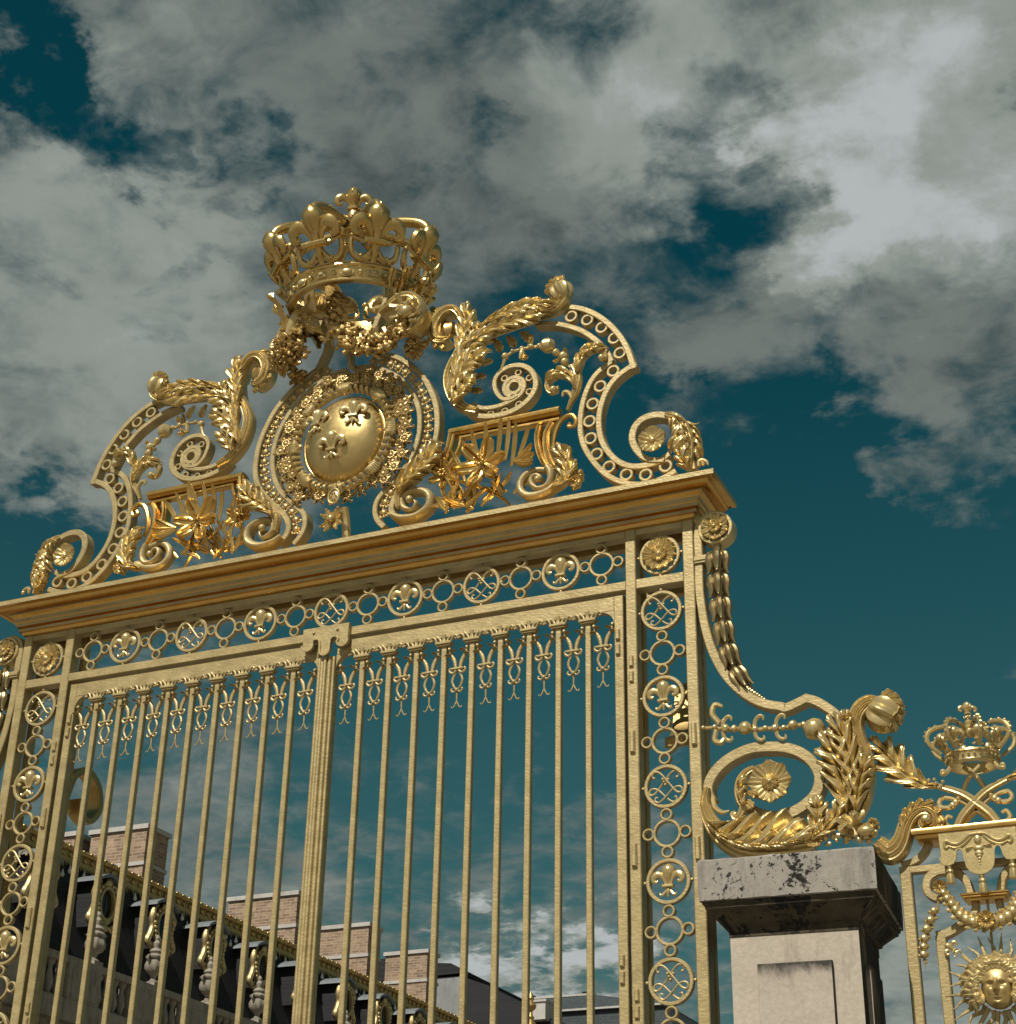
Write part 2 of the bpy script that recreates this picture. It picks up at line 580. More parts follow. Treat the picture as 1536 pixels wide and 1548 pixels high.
def brick_mat():
    m, nt, b = newmat('old_brick')
    tc = nd(nt, 'ShaderNodeTexCoord')
    sx = nd(nt, 'ShaderNodeSeparateXYZ')
    nt.links.new(tc.outputs['Object'], sx.inputs[0])
    ad = nd(nt, 'ShaderNodeMath', operation='ADD')
    nt.links.new(sx.outputs['X'], ad.inputs[0])
    nt.links.new(sx.outputs['Y'], ad.inputs[1])
    cb = nd(nt, 'ShaderNodeCombineXYZ')
    nt.links.new(ad.outputs[0], cb.inputs[0])
    nt.links.new(sx.outputs['Z'], cb.inputs[1])
    br = nd(nt, 'ShaderNodeTexBrick')
    nt.links.new(cb.outputs[0], br.inputs['Vector'])
    br.inputs['Color1'].default_value = (.34, .235, .150, 1)
    br.inputs['Color2'].default_value = (.17, .10, .062, 1)
    br.inputs['Mortar'].default_value = (.34, .285, .22, 1)
    br.inputs['Scale'].default_value = 1
    br.inputs['Mortar Size'].default_value = .012
    br.inputs['Brick Width'].default_value = .26
    br.inputs['Row Height'].default_value = .085
    br.inputs['Bias'].default_value = -.15
    mx = nd(nt, 'ShaderNodeMix', data_type='RGBA', blend_type='MULTIPLY')
    mx.inputs[0].default_value = .8
    nt.links.new(br.outputs['Color'], mx.inputs[6])
    v = coords(nt, 'Object')
    nt.links.new(ramp(nt, noise(nt, 5, 5, .7, v), [(.3, (.62, .6, .58)), (.7, (1.25, 1.2, 1.15))]), mx.inputs[7])
    nt.links.new(mx.outputs[2], b.inputs['Base Color'])
    b.inputs['Roughness'].default_value = .9
    bump(nt, br.outputs['Fac'], b, -.5, .02)
    return m
BRICK = brick_mat()

def slate_mat(name, c0, c1, axis='Y', rough=.75):
    m, nt, b = newmat(name)
    tc = nd(nt, 'ShaderNodeTexCoord')
    sx = nd(nt, 'ShaderNodeSeparateXYZ')
    nt.links.new(tc.outputs['Object'], sx.inputs[0])
    cb = nd(nt, 'ShaderNodeCombineXYZ')
    nt.links.new(sx.outputs[axis], cb.inputs[0])
    nt.links.new(sx.outputs['Z'], cb.inputs[1])
    br = nd(nt, 'ShaderNodeTexBrick')
    nt.links.new(cb.outputs[0], br.inputs['Vector'])
    br.inputs['Color1'].default_value = (*c0, 1)
    br.inputs['Color2'].default_value = (*c1, 1)
    br.inputs['Mortar'].default_value = (c0[0] * .3, c0[1] * .3, c0[2] * .3, 1)
    br.inputs['Scale'].default_value = 1
    br.inputs['Mortar Size'].default_value = .008
    br.inputs['Brick Width'].default_value = .2
    br.inputs['Row Height'].default_value = .11
    nt.links.new(br.outputs['Color'], b.inputs['Base Color'])
    b.inputs['Roughness'].default_value = rough
    bump(nt, br.outputs['Fac'], b, -.6, .02)
    return m
SLATE = slate_mat('dark_slate', (.006, .0065, .008), (.013, .0135, .014))
SLATE2 = slate_mat('blue_slate', (.030, .040, .043), (.046, .058, .060), 'X')

def plain(name, c, rough=.6, metal=0.0):
    m, nt, b = newmat(name)
    v = coords(nt, 'Object')
    nt.links.new(ramp(nt, noise(nt, 3, 5, .6, v), [(.3, tuple(x * .8 for x in c)), (.7, tuple(x * 1.15 for x in c))]), b.inputs['Base Color'])
    b.inputs['Roughness'].default_value = rough
    b.inputs['Metallic'].default_value = metal
    return m
GLASS = plain('dark_window_glass', (.008, .008, .009), .08)
LEADSHEET = plain('grey_lead_sheet', (.16, .175, .18), .45)
PALELEAD = plain('pale_lead_pendant', (.62, .60, .54), .5)

def ground_mat():
    m, nt, b = newmat('cobbled_court')
    v = coords(nt, 'Object')
    vo = nd(nt, 'ShaderNodeTexVoronoi')
    vo.inputs['Scale'].default_value = 6
    nt.links.new(v, vo.inputs['Vector'])
    c = ramp(nt, noise(nt, .35, 5, .6, v), [(.3, (.16, .14, .11)), (.7, (.23, .205, .165))])
    nt.links.new(c, b.inputs['Base Color'])
    b.inputs['Roughness'].default_value = .85
    bump(nt, vo.outputs['Distance'], b, .5, .03)
    return m
GROUND = ground_mat()

# measured outlines, in metres: (across the gate, height)
T = {
    'c_out_a': [(1.535, 7.873), (1.642, 7.842), (1.735, 7.797), (1.827, 7.726), (1.911, 7.632), (1.981, 7.522), (2.025, 7.421), (2.049, 7.337), (2.06, 7.289)],
    'c_out_b': [(2.06, 7.292), (1.991, 7.26), (1.926, 7.21), (1.877, 7.14), (1.846, 7.061), (1.828, 6.968), (1.829, 6.872), (1.852, 6.771), (1.901, 6.68), (1.963, 6.611), (2.042, 6.568), (2.14, 6.557), (2.22, 6.571), (2.282, 6.607)],
    'c_in_a': [(1.387, 7.776), (1.509, 7.748), (1.616, 7.7), (1.708, 7.643), (1.787, 7.57), (1.845, 7.5), (1.89, 7.425), (1.915, 7.357)],
    'c_in_b': [(1.915, 7.357), (1.837, 7.309), (1.785, 7.257), (1.746, 7.182), (1.717, 7.09), (1.702, 6.982), (1.704, 6.871), (1.729, 6.77), (1.782, 6.665), (1.85, 6.57), (1.93, 6.498), (2.028, 6.448), (2.138, 6.43), (2.235, 6.446), (2.32, 6.48)],
    'c_spiral': [(2.25, 6.564), (2.153, 6.59), (2.099, 6.638), (2.06, 6.707), (2.049, 6.77), (2.066, 6.834), (2.11, 6.878), (2.172, 6.894), (2.24, 6.885), (2.307, 6.851), (2.36, 6.79), (2.394, 6.709), (2.411, 6.612), (2.421, 6.545), (2.432, 6.464)],
    'c_rings': [(1.638, 7.775), (1.75, 7.718), (1.849, 7.635), (1.934, 7.531), (1.971, 7.411), (1.924, 7.286), (1.836, 7.193), (1.784, 7.075), (1.762, 6.952), (1.769, 6.826), (1.809, 6.706), (1.889, 6.599), (2.002, 6.522), (2.127, 6.494), (2.255, 6.529)],
    'c_ros': [(2.189, 6.705)],
    'c_spleaf': [(2.27, 6.878), (2.324, 6.853), (2.369, 6.796), (2.397, 6.722), (2.414, 6.643), (2.419, 6.57), (2.409, 6.502), (2.404, 6.461)],
    'c_spleaf2': [(2.276, 6.834), (2.323, 6.824), (2.356, 6.765), (2.358, 6.697), (2.326, 6.653), (2.279, 6.642)],
    'c_spout': [(2.377, 6.82), (2.414, 6.761), (2.435, 6.697), (2.444, 6.628), (2.445, 6.561)],
    'c_spbase': [(2.408, 6.464), (2.39, 6.501), (2.369, 6.552), (2.362, 6.591)],
    'c_curlend': [(2.472, 6.468), (2.474, 6.501), (2.497, 6.508), (2.522, 6.491), (2.529, 6.468)],
    'c_vol_o': [(0.901, 7.215), (0.961, 7.17), (1.053, 7.14), (1.155, 7.131), (1.244, 7.145), (1.326, 7.187), (1.376, 7.244), (1.395, 7.308), (1.378, 7.388), (1.329, 7.451), (1.264, 7.482), (1.193, 7.483), (1.136, 7.455), (1.104, 7.407), (1.104, 7.348), (1.126, 7.291), (1.166, 7.248), (1.217, 7.239), (1.268, 7.255)],
    'c_vol_i': [(0.939, 7.261), (0.999, 7.22), (1.077, 7.203), (1.154, 7.206), (1.224, 7.224), (1.281, 7.252), (1.309, 7.301), (1.302, 7.357), (1.259, 7.391), (1.214, 7.395), (1.183, 7.371), (1.169, 7.333), (1.181, 7.292), (1.217, 7.257)],
    'c_vrings': [(1.344, 7.268), (1.272, 7.189), (1.174, 7.16), (1.074, 7.162), (1.343, 7.372), (1.265, 7.432), (1.166, 7.41)],
    'c_sleaf': [(0.987, 7.189), (0.887, 7.238), (0.819, 7.323), (0.782, 7.422), (0.776, 7.515), (0.802, 7.601), (0.837, 7.671), (0.861, 7.752), (0.871, 7.836), (0.859, 7.919), (0.83, 7.981), (0.78, 8.03), (0.726, 8.041), (0.686, 8.014)],
    'c_tleaf': [(0.97, 7.782), (1.035, 7.816), (1.114, 7.847), (1.199, 7.869), (1.284, 7.879), (1.375, 7.888), (1.453, 7.872), (1.518, 7.866)],
    'c_beads': [(1.155, 7.449), (1.176, 7.569), (1.227, 7.6), (1.294, 7.603), (1.362, 7.601), (1.419, 7.593), (1.48, 7.575), (1.539, 7.51), (1.592, 7.468), (1.6, 7.423), (1.636, 7.378)],
    'c_stem': [(1.619, 7.056), (1.649, 7.12), (1.679, 7.183), (1.695, 7.264), (1.688, 7.323), (1.656, 7.388)],
    'c_stemR': [(1.688, 7.294), (1.708, 7.361), (1.734, 7.427), (1.786, 7.46), (1.838, 7.459), (1.874, 7.421), (1.876, 7.375), (1.838, 7.387)],
    'c_stemL': [(1.688, 7.181), (1.656, 7.274), (1.59, 7.329), (1.524, 7.321), (1.485, 7.27), (1.501, 7.217), (1.545, 7.214), (1.554, 7.247)],
    'c_stemhook': [(1.656, 7.132), (1.63, 7.18), (1.597, 7.191), (1.588, 7.162)],
    't_top': [(0.785, 7.074), (1.562, 7.074)],
    't_topin': [(0.859, 7.029), (1.558, 7.017)],
    't_left': [(0.801, 7.079), (0.785, 6.982), (0.759, 6.912), (0.729, 6.86), (0.698, 6.825)],
    't_leftin': [(0.867, 7.031), (0.854, 6.959), (0.824, 6.898), (0.793, 6.855), (0.771, 6.818)],
    't_r1': [(1.42, 6.994), (1.405, 6.923), (1.414, 6.831), (1.445, 6.736), (1.492, 6.662)],
    't_r2': [(1.505, 6.996), (1.471, 6.925), (1.468, 6.836), (1.483, 6.76), (1.522, 6.68), (1.56, 6.648)],
    't_r3': [(1.635, 6.963), (1.624, 6.937), (1.658, 6.93), (1.675, 6.967), (1.654, 7.008), (1.62, 7.014), (1.574, 6.989), (1.54, 6.927), (1.525, 6.857), (1.525, 6.8), (1.544, 6.747)],
    't_vol': [(1.492, 6.662), (1.515, 6.617), (1.515, 6.561), (1.485, 6.52), (1.432, 6.518), (1.39, 6.555), (1.386, 6.599), (1.416, 6.617), (1.447, 6.595), (1.439, 6.569)],
    't_vol2': [(1.477, 6.649), (1.408, 6.659), (1.34, 6.637), (1.306, 6.587), (1.31, 6.531), (1.349, 6.491), (1.41, 6.479), (1.478, 6.49), (1.553, 6.522), (1.598, 6.545)],
    't_leafknob': [(1.523, 6.481), (1.598, 6.513), (1.635, 6.577), (1.628, 6.658), (1.582, 6.739)],
    't_rose': [(1.62, 6.715)],
    't_rose2': [(1.688, 6.511)],
    'lily': [(1.066, 6.749), (0.765, 6.762), (1.322, 6.761), (1.11, 6.563)],
    'k_out': [(0.232, 7.825), (0.303, 7.794), (0.39, 7.743), (0.488, 7.655), (0.576, 7.547), (0.637, 7.425), (0.676, 7.31), (0.69, 7.201), (0.69, 7.096), (0.67, 7.007), (0.633, 6.932), (0.576, 6.861), (0.51, 6.793), (0.443, 6.725), (0.401, 6.662), (0.384, 6.594), (0.408, 6.535), (0.454, 6.506)],
    'k_in': [(0.028, 7.756), (0.147, 7.739), (0.256, 7.688), (0.354, 7.621), (0.431, 7.543), (0.499, 7.435), (0.545, 7.318), (0.56, 7.208), (0.555, 7.104), (0.529, 7.005), (0.484, 6.911), (0.417, 6.832), (0.34, 6.755), (0.283, 6.695), (0.263, 6.638), (0.266, 6.577), (0.291, 6.522), (0.336, 6.473)],
    'k_vol': [(0.413, 6.529), (0.48, 6.491), (0.589, 6.485), (0.67, 6.534), (0.677, 6.613), (0.62, 6.664), (0.535, 6.671), (0.483, 6.631), (0.491, 6.569), (0.547, 6.543), (0.579, 6.582), (0.548, 6.608)],
    'k_leaf': [(0.461, 6.57), (0.456, 6.661), (0.513, 6.731), (0.589, 6.797), (0.657, 6.845), (0.704, 6.917)],
    'k_medal': [(0.01, 6.707), (-0.002, 6.548)],
    'w_swag': [(-0.099, 8.234), (-0.004, 8.118), (0.07, 7.986), (0.162, 7.884), (0.272, 7.813), (0.377, 7.798), (0.458, 7.844), (0.526, 7.926)],
    'w_vol': [(0.307, 8.024), (0.399, 8.08), (0.481, 8.115), (0.566, 8.087), (0.623, 7.988), (0.617, 7.89), (0.558, 7.827), (0.484, 7.857), (0.459, 7.941), (0.508, 7.995), (0.562, 7.959)],
    'b_bar': [(2.636, 6.07), (2.581, 6.12), (2.523, 6.12), (2.475, 6.084), (2.454, 6.015), (2.454, 5.847), (2.45, 5.684), (2.458, 5.552), (2.476, 5.411), (2.511, 5.268), (2.566, 5.136), (2.636, 5.033), (2.72, 4.951), (2.805, 4.901), (2.888, 4.875)],
    'b_bar2': [(2.528, 5.102), (2.57, 5.046), (2.644, 4.966), (2.728, 4.905), (2.821, 4.869), (2.915, 4.864), (2.982, 4.884), (3.035, 4.903)],
    'b_bar3': [(3.035, 4.901), (3.084, 4.88), (3.146, 4.832), (3.197, 4.782), (3.244, 4.728)],
    'b_ros': [(2.565, 6.027)],
    'b_bells': [(2.565, 5.885), (2.564, 5.797), (2.564, 5.666), (2.57, 5.515), (2.586, 5.343), (2.61, 5.209), (2.654, 5.084), (2.7, 5.012), (2.756, 4.968), (2.807, 4.926)],
    'b_oval': [(2.482, 4.39), (2.462, 4.431), (2.461, 4.48), (2.493, 4.54), (2.549, 4.592), (2.624, 4.632), (2.713, 4.655), (2.814, 4.651), (2.904, 4.634), (2.982, 4.597), (3.04, 4.541), (3.073, 4.475), (3.073, 4.418), (3.047, 4.359), (2.997, 4.313), (2.929, 4.278), (2.853, 4.26), (2.783, 4.27), (2.723, 4.296), (2.677, 4.329)],
    'b_inner': [(2.688, 4.306), (2.653, 4.358), (2.641, 4.417), (2.653, 4.474), (2.684, 4.514), (2.729, 4.537)],
    'b_ros2': [(2.817, 4.441)],
    'b_hookL': [(2.485, 4.391), (2.498, 4.342), (2.535, 4.311), (2.576, 4.316)],
    'b_hookR': [(2.665, 4.323), (2.639, 4.274), (2.61, 4.267), (2.599, 4.292), (2.616, 4.3)],
    'b_base': [(2.462, 4.454), (2.444, 4.383), (2.456, 4.31), (2.492, 4.234), (2.547, 4.167), (2.625, 4.107), (2.718, 4.075), (2.825, 4.064), (2.94, 4.061), (3.032, 4.066)],
    'b_stem': [(3.185, 4.151), (3.207, 4.2), (3.256, 4.252), (3.298, 4.312), (3.322, 4.381), (3.334, 4.451), (3.328, 4.531), (3.309, 4.613), (3.296, 4.689), (3.307, 4.755), (3.336, 4.798), (3.377, 4.82), (3.422, 4.82)],
    'b_tail': [(3.341, 4.071), (3.393, 4.022), (3.437, 4.036), (3.472, 4.083), (3.495, 4.143), (3.524, 4.191), (3.57, 4.224), (3.619, 4.225), (3.652, 4.189), (3.654, 4.145), (3.622, 4.123), (3.587, 4.14), (3.584, 4.172), (3.611, 4.175)],
    'b_beads': [(2.447, 4.806), (2.514, 4.8), (2.574, 4.784), (2.624, 4.776), (2.686, 4.772), (2.742, 4.757), (2.799, 4.757), (2.855, 4.749), (2.902, 4.746), (2.953, 4.754), (3.013, 4.749), (3.072, 4.724), (3.127, 4.676), (3.176, 4.637)],
    'b_curls': [(2.544, 4.818), (2.503, 4.877), (2.52, 4.93), (2.563, 4.914), (2.523, 4.781), (2.511, 4.724), (2.544, 4.705), (2.564, 4.727)],
    'f_brace': [(3.449, 3.959), (3.517, 3.975), (3.565, 4.01), (3.593, 4.053), (3.603, 4.086)],
    'f_loop2': [(3.723, 3.894), (3.674, 3.909), (3.624, 3.907), (3.581, 3.881), (3.566, 3.838), (3.574, 3.801), (3.604, 3.776), (3.639, 3.77)],
    'f_swag': [(3.642, 3.815), (3.669, 3.758), (3.687, 3.731), (3.705, 3.698), (3.733, 3.659), (3.782, 3.627), (3.85, 3.614), (3.918, 3.63), (3.963, 3.661), (3.994, 3.697)],
    'f_leaf': [(3.685, 4.337), (3.621, 4.351), (3.563, 4.39), (3.505, 4.443), (3.46, 4.501), (3.42, 4.559), (3.391, 4.589)],
}
# ------------------------------------------------------------------ ground
g = MB()
g.add([(-4000, -4000, 0), (4000, -4000, 0), (4000, 4000, 0), (-4000, 4000, 0)], [(0, 1, 2, 3)])
tag(g.build('ground', GROUND, None, 0), kind='structure')

def along(P, n, t0=0., t1=1.):
    Q = crom(P, 8)
    L = [0]
    for i in range(1, len(Q)): L.append(L[-1] + math.dist(Q[i], Q[i - 1]))
    out = []
    for k in range(n):
        d = L[-1] * (t0 + (t1 - t0) * k / (n - 1))
        i = next((j for j in range(1, len(L)) if L[j] >= d - 1e-9), len(L) - 1)
        f = (d - L[i - 1]) / max(1e-9, L[i] - L[i - 1])
        x = tuple(a + (b - a) * f for a, b in zip(Q[i - 1], Q[i]))
        out.append((x, math.atan2(Q[i][1] - Q[i - 1][1], Q[i][0] - Q[i - 1][0])))
    return out

# ------------------------------------------------------------------ shared small pieces (built round their own origin)
def fleur(mb, s, th=.35):
    """Fleur-de-lis about 2*s high, centre petal up, facing -Y."""
    M0 = mb.M
    mb.M = (M0 or Matrix()) @ Matrix.Scale(s, 4)
    # centre petal, keeled
    vs, fs = [], []
    prof = [(-.12, .10), (.02, .14), (.2, .2), (.42, .31), (.62, .37), (.78, .34), (.9, .23), (.98, .10), (1.03, .01)]
    n = 14
    for z, r in prof:
        for k in range(n):
            a = 2 * PI * k / n
            kk = 1 + .16 * abs(math.cos(a * 1.0 + PI / 2)) ** 6
            vs.append((r * math.cos(a), r * math.sin(a) * .75 * kk, z))
    for i in range(len(prof) - 1):
        for k in range(n):
            j = (k + 1) % n
            fs.append((i * n + k, i * n + j, (i + 1) * n + j, (i + 1) * n + k))
    fs += [tuple(range(n - 1, -1, -1)), tuple((len(prof) - 1) * n + k for k in range(n))]
    mb.add(vs, fs)
    mb.tube([(0, -.16, .05), (0, -.26, .45), (0, -.28, .7), (0, -.05, 1.0)], [.02, .035, .035, .015], 6, 3)
    for q in (-1, 1):
        pth = [(q * .10, 0, -.12), (q * .16, 0, .12), (q * .30, -.03, .36), (q * .52, -.06, .46), (q * .70, -.06, .36), (q * .74, -.06, .17), (q * .62, -.08, .07), (q * .52, -.09, .14)]
        mb.tube(pth, [.07, .10, .15, .19, .19, .15, .10, .05], 9, 4, .85)
        mb.tube([(q * .06, 0, -.2), (q * .14, 0, -.38), (q * .28, -.02, -.55), (q * .40, -.04, -.56), (q * .42, -.05, -.46)], [.06, .075, .09, .07, .04], 8, 3)
    mb.tube([(0, 0, -.1), (0, -.02, -.4), (0, -.03, -.68)], [.07, .13, .03], 8, 4)
    mb.box(-.30, .30, -.20, .12, -.21, -.07, .03)
    mb.M = M0

MONO_L = [(-.62, .47), (-.72, .60), (-.64, .78), (-.42, .80), (-.20, .64), (0, .38), (.17, .17), (.38, -.10), (.58, -.33), (.80, -.42), (.92, -.30), (.84, -.12), (.62, -.08), (.38, -.20),
          (.14, -.44), (-.14, -.72), (-.40, -.88), (-.58, -.76), (-.54, -.58), (-.42, -.62)]
def monogram(mb, r, y0):
    for q, dy in ((1, 0), (-1, .008)):
        p = [(q * a * r, y0 + dy, b * r) for a, b in MONO_L]
        mb.tube(p, [.03 * r, .055 * r, .06 * r, .055 * r, .06 * r, .055 * r, .05 * r, .055 * r, .03 * r], 6, 3)
        for t in (.30, .22, .14):
            mb.ball((q * (.30 - t) * r * -.9 + 0, y0 + dy - .003, (.52 - t * 1.9 + .12) * r), .085 * r, n=8, m=5)
        mb.ball((-q * .0 * r + q * MONO_L[0][0] * r, y0 + dy, MONO_L[0][1] * r), .08 * r, n=7, m=5)

RL, RM, RS = .126, .081, .036
def ring_mesh(kind):
    mb = MB()
    if kind == 'large':
        mb.ring(0, 0, RL, .0215, .03, 0, 36)
        for a in (0, PI / 2, PI, 3 * PI / 2):
            mb.ball(((RL + .007) * math.cos(a), .012, (RL + .007) * math.sin(a)), .0105, n=7, m=5)
    elif kind == 'medium':
        mb.ring(0, 0, RM, .0165, .03, .002, 28)
        for a in (0, PI / 2, PI, 3 * PI / 2):
            mb.ring((RM + RS - .012) * math.cos(a), (RM + RS - .012) * math.sin(a), RS, .0135, .032, -.001, 18)
    return mb

PROTO = {}
def proto(name, mb, mat):
    """First use builds the mesh; repeats share it."""
    PROTO[name] = (mb, mat)
def put(name, key, parent, loc, mirror=False):
    e = PROTO[key]
    if isinstance(e, tuple):
        o = e[0].build(name, e[1], None, 38, (0, 0, 0))
        o.parent = parent
        o.location = Vector(loc) - org(parent)
        ORG[o.name] = Vector(loc)
        PROTO[key] = o
    else:
        o = inst(e, parent, loc)
    if mirror: o.scale = (-1, 1, 1)
    if key in ('pendant', 'fleur', 'mono', 'medium', 'capital', 'rose', 'hinge', 'latch'):   # hand-set, none quite true
        o.rotation_euler = (rng.uniform(-.02, .02), rng.uniform(-.022, .022), rng.uniform(-.03, .03))
    return o

proto('large', ring_mesh('large'), GOLD)
proto('medium', ring_mesh('medium'), GOLD)
mb = MB(); fleur(mb, .108); proto('fleur', mb, ORN)
mb = MB(); monogram(mb, .105, 0.0); proto('mono', mb, GOLD)
mb = MB(); mb.rosette((0, 0), .105, 0.0, 14, 0, 1.5, .012); mb.rosette((0, 0), .05, -.012, 6, 0, 1.0, .01)
proto('rose', mb, ORN)
mb = MB(); mb.bar(-.013, .013, -.032, .032, 0, .02, .006); proto('hinge', mb, GOLD)
mb = MB(); mb.bar(-.015, .015, -.065, .065, 0, .03, .008); proto('latch', mb, GOLD)

# ------------------------------------------------------------------ gate surround: two openwork posts, lintel, cornice
XA, XB, XC, XD = 2.424, 2.358, 2.064, 2.0
surround = thing('gate_surround', 'gilded gate surround with openwork ring posts and moulded cornice under the crest', 'gate frame', (0, .03, 0))
PD = .085
for sg in (1, -1):
    m = MB()
    a = lambda u, v: (min(sg * u, sg * v), max(sg * u, sg * v))
    m.bar(*a(XB, XA), 0, 6.118, 0, PD, .005)
    m.bar(*a(XD, XC), 0, 6.118, .0, PD, .005)
    for z0, z1 in ((6.0785, 6.116), (5.7235, 5.7855), (.25, .33), (1.55, 1.62)):
        m.bar(*a(XC + .0005, XB - .0005), z0, z1, .003, PD - .006, .004)
    # rear frame of the box-section post
    for u, v in ((XB + .01, XA - .01), (XD + .01, XC - .01)):
        m.bar(*a(u, v), 0, 6.118, .155, .05, .004)
    m.bar(*a(XC - .012, XB + .012), 6.06, 6.116, .158, .045, .004)
    m.bar(*a(XC - .012, XB + .012), 5.72, 5.785, .158, .045, .004)
    post = m.build('post', GOLD, surround)
    cx = sg * (XB + XC) / 2
    put('openwork_ring', 'large', post, (cx, .012, 5.925))
    put('rosette', 'rose', post, (cx, .012, 5.925))
    z = 5.566
    k = 0
    while z > .45:
        if k % 2 == 0:
            put('openwork_ring', 'large', post, (cx, .012, z))
            if k % 4 == 0: put('monogram', 'mono', post, (cx, .014, z))
            else: put('fleur_de_lis', 'fleur', post, (cx, .02, z - .012))
        else:
            put('openwork_ring', 'medium', post, (cx, .012, z))
        z -= .2655
        k += 1
    for x, zs in ((2.029, (5.266, 5.171, 3.378, 3.290)),):
        for zz in zs: put('hinge_block', 'hinge', post, (sg * x, -.014, zz))
    for x, zz in ((2.029, 4.778), (2.029, 4.128), (2.391, 4.778), (2.391, 4.13)):
        put('latch', 'latch', post, (sg * x, -.018, zz))

lm = MB()
lm.bar(-XD, XD, 6.073, 6.114, .004, PD - .01, .004)
lm.bar(-XD, XD, 5.727, 5.785, .002, PD - .01, .004)
lm.bar(-XD, XD, 6.07, 6.114, .155, .05, .004)
lintel = lm.build('lintel', GOLD, surround)
P_ = .5265
for i in range(-3, 4):
    x = i * P_
    put('openwork_ring', 'large', lintel, (x, .014, 5.929))
    if i % 2 == 0: put('monogram', 'mono', lintel, (x, .016, 5.929))
    else: put('fleur_de_lis', 'fleur', lintel, (x, .022, 5.917))
for i in range(8):
    put('openwork_ring', 'medium', lintel, ((i - 3.5) * P_, .014, 5.929))

# cornice, profile (overhang, height), wrapped round all four sides
prof = [(-.01, 6.112), (.012, 6.122), (.020, 6.140), (.034, 6.143), (.036, 6.163), (.028, 6.170), (.050, 6.176), (.054, 6.196), (.060, 6.203), (.062, 6.215),
        (.066, 6.228), (.076, 6.241), (.092, 6.249), (.094, 6.258), (.106, 6.257), (.124, 6.261), (.138, 6.270), (.146, 6.280), (.150, 6.287), (.166, 6.290), (.170, 6.283), (.190, 6.281), (.200, 6.283), (.200, 6.314), (.197, 6.318), (.02, 6.324)]
cm = MB()
vs, fs = [], []
for (o, z) in prof:
    vs += [(-(XA + o), -o, z), (XA + o, -o, z), (XA + o, .203 + o * .0 + min(o, .0) + (o if o < .08 else .08 + (o - .08) * .2) * .6, z), (-(XA + o), .203 + (o if o < .08 else .08 + (o - .08) * .2) * .6, z)]
for i in range(len(prof) - 1):
    for k in range(4):
        j = (k + 1) % 4
        fs.append((i * 4 + k, i * 4 + j, i * 4 + 4 + j, i * 4 + 4 + k))
fs += [(3, 2, 1, 0), tuple((len(prof) - 1) * 4 + k for k in range(4))]
cm.add(vs, fs)
cm.build('cornice', CORN, surround, 25, None, (CORN_REFL, lambda pl: 6.2495 < pl.center.z + .0 < 6.2745, GOLD, lambda pl: pl.normal.y < -.93 or pl.normal.x > .93))

# keeper plate with three scalloped lobes over the meeting stile
def lobed(scale=1.0):
    out = [(-.165, 5.802), (-.160, 5.70)]
    def arc(cx, cz, r, a0, a1, n=7):
        return [(cx + r * math.cos(R(a0 + (a1 - a0) * i / n)), cz + r * math.sin(R(a0 + (a1 - a0) * i / n))) for i in range(n + 1)]
    out = [(-.166, 5.803)] + arc(-.125, 5.688, .040, 180, 350) + arc(-.066, 5.692, .030, 170, 0)[1:] + [(-.034, 5.65)] + arc(0, 5.638, .035, 180, 360) + [(.034, 5.65)] + arc(.066, 5.692, .030, 180, 10)[1:] + arc(.125, 5.688, .040, 190, 360) + [(.166, 5.803)]
    return out
km = MB()
L_ = lobed()
km.plate(L_, -.030, .028, .006)
km.sweep(L_[1:-1], [(-.008, .004), (-.006, -.006), (.006, -.006), (.008, .004)], -.032, 1.0, False, 1, True)
km.ball((-.085, -.032, 5.765), .010, n=8, m=5); km.ball((.085, -.032, 5.765), .010, n=8, m=5)
km.build('keeper_plate', GOLD, surround)

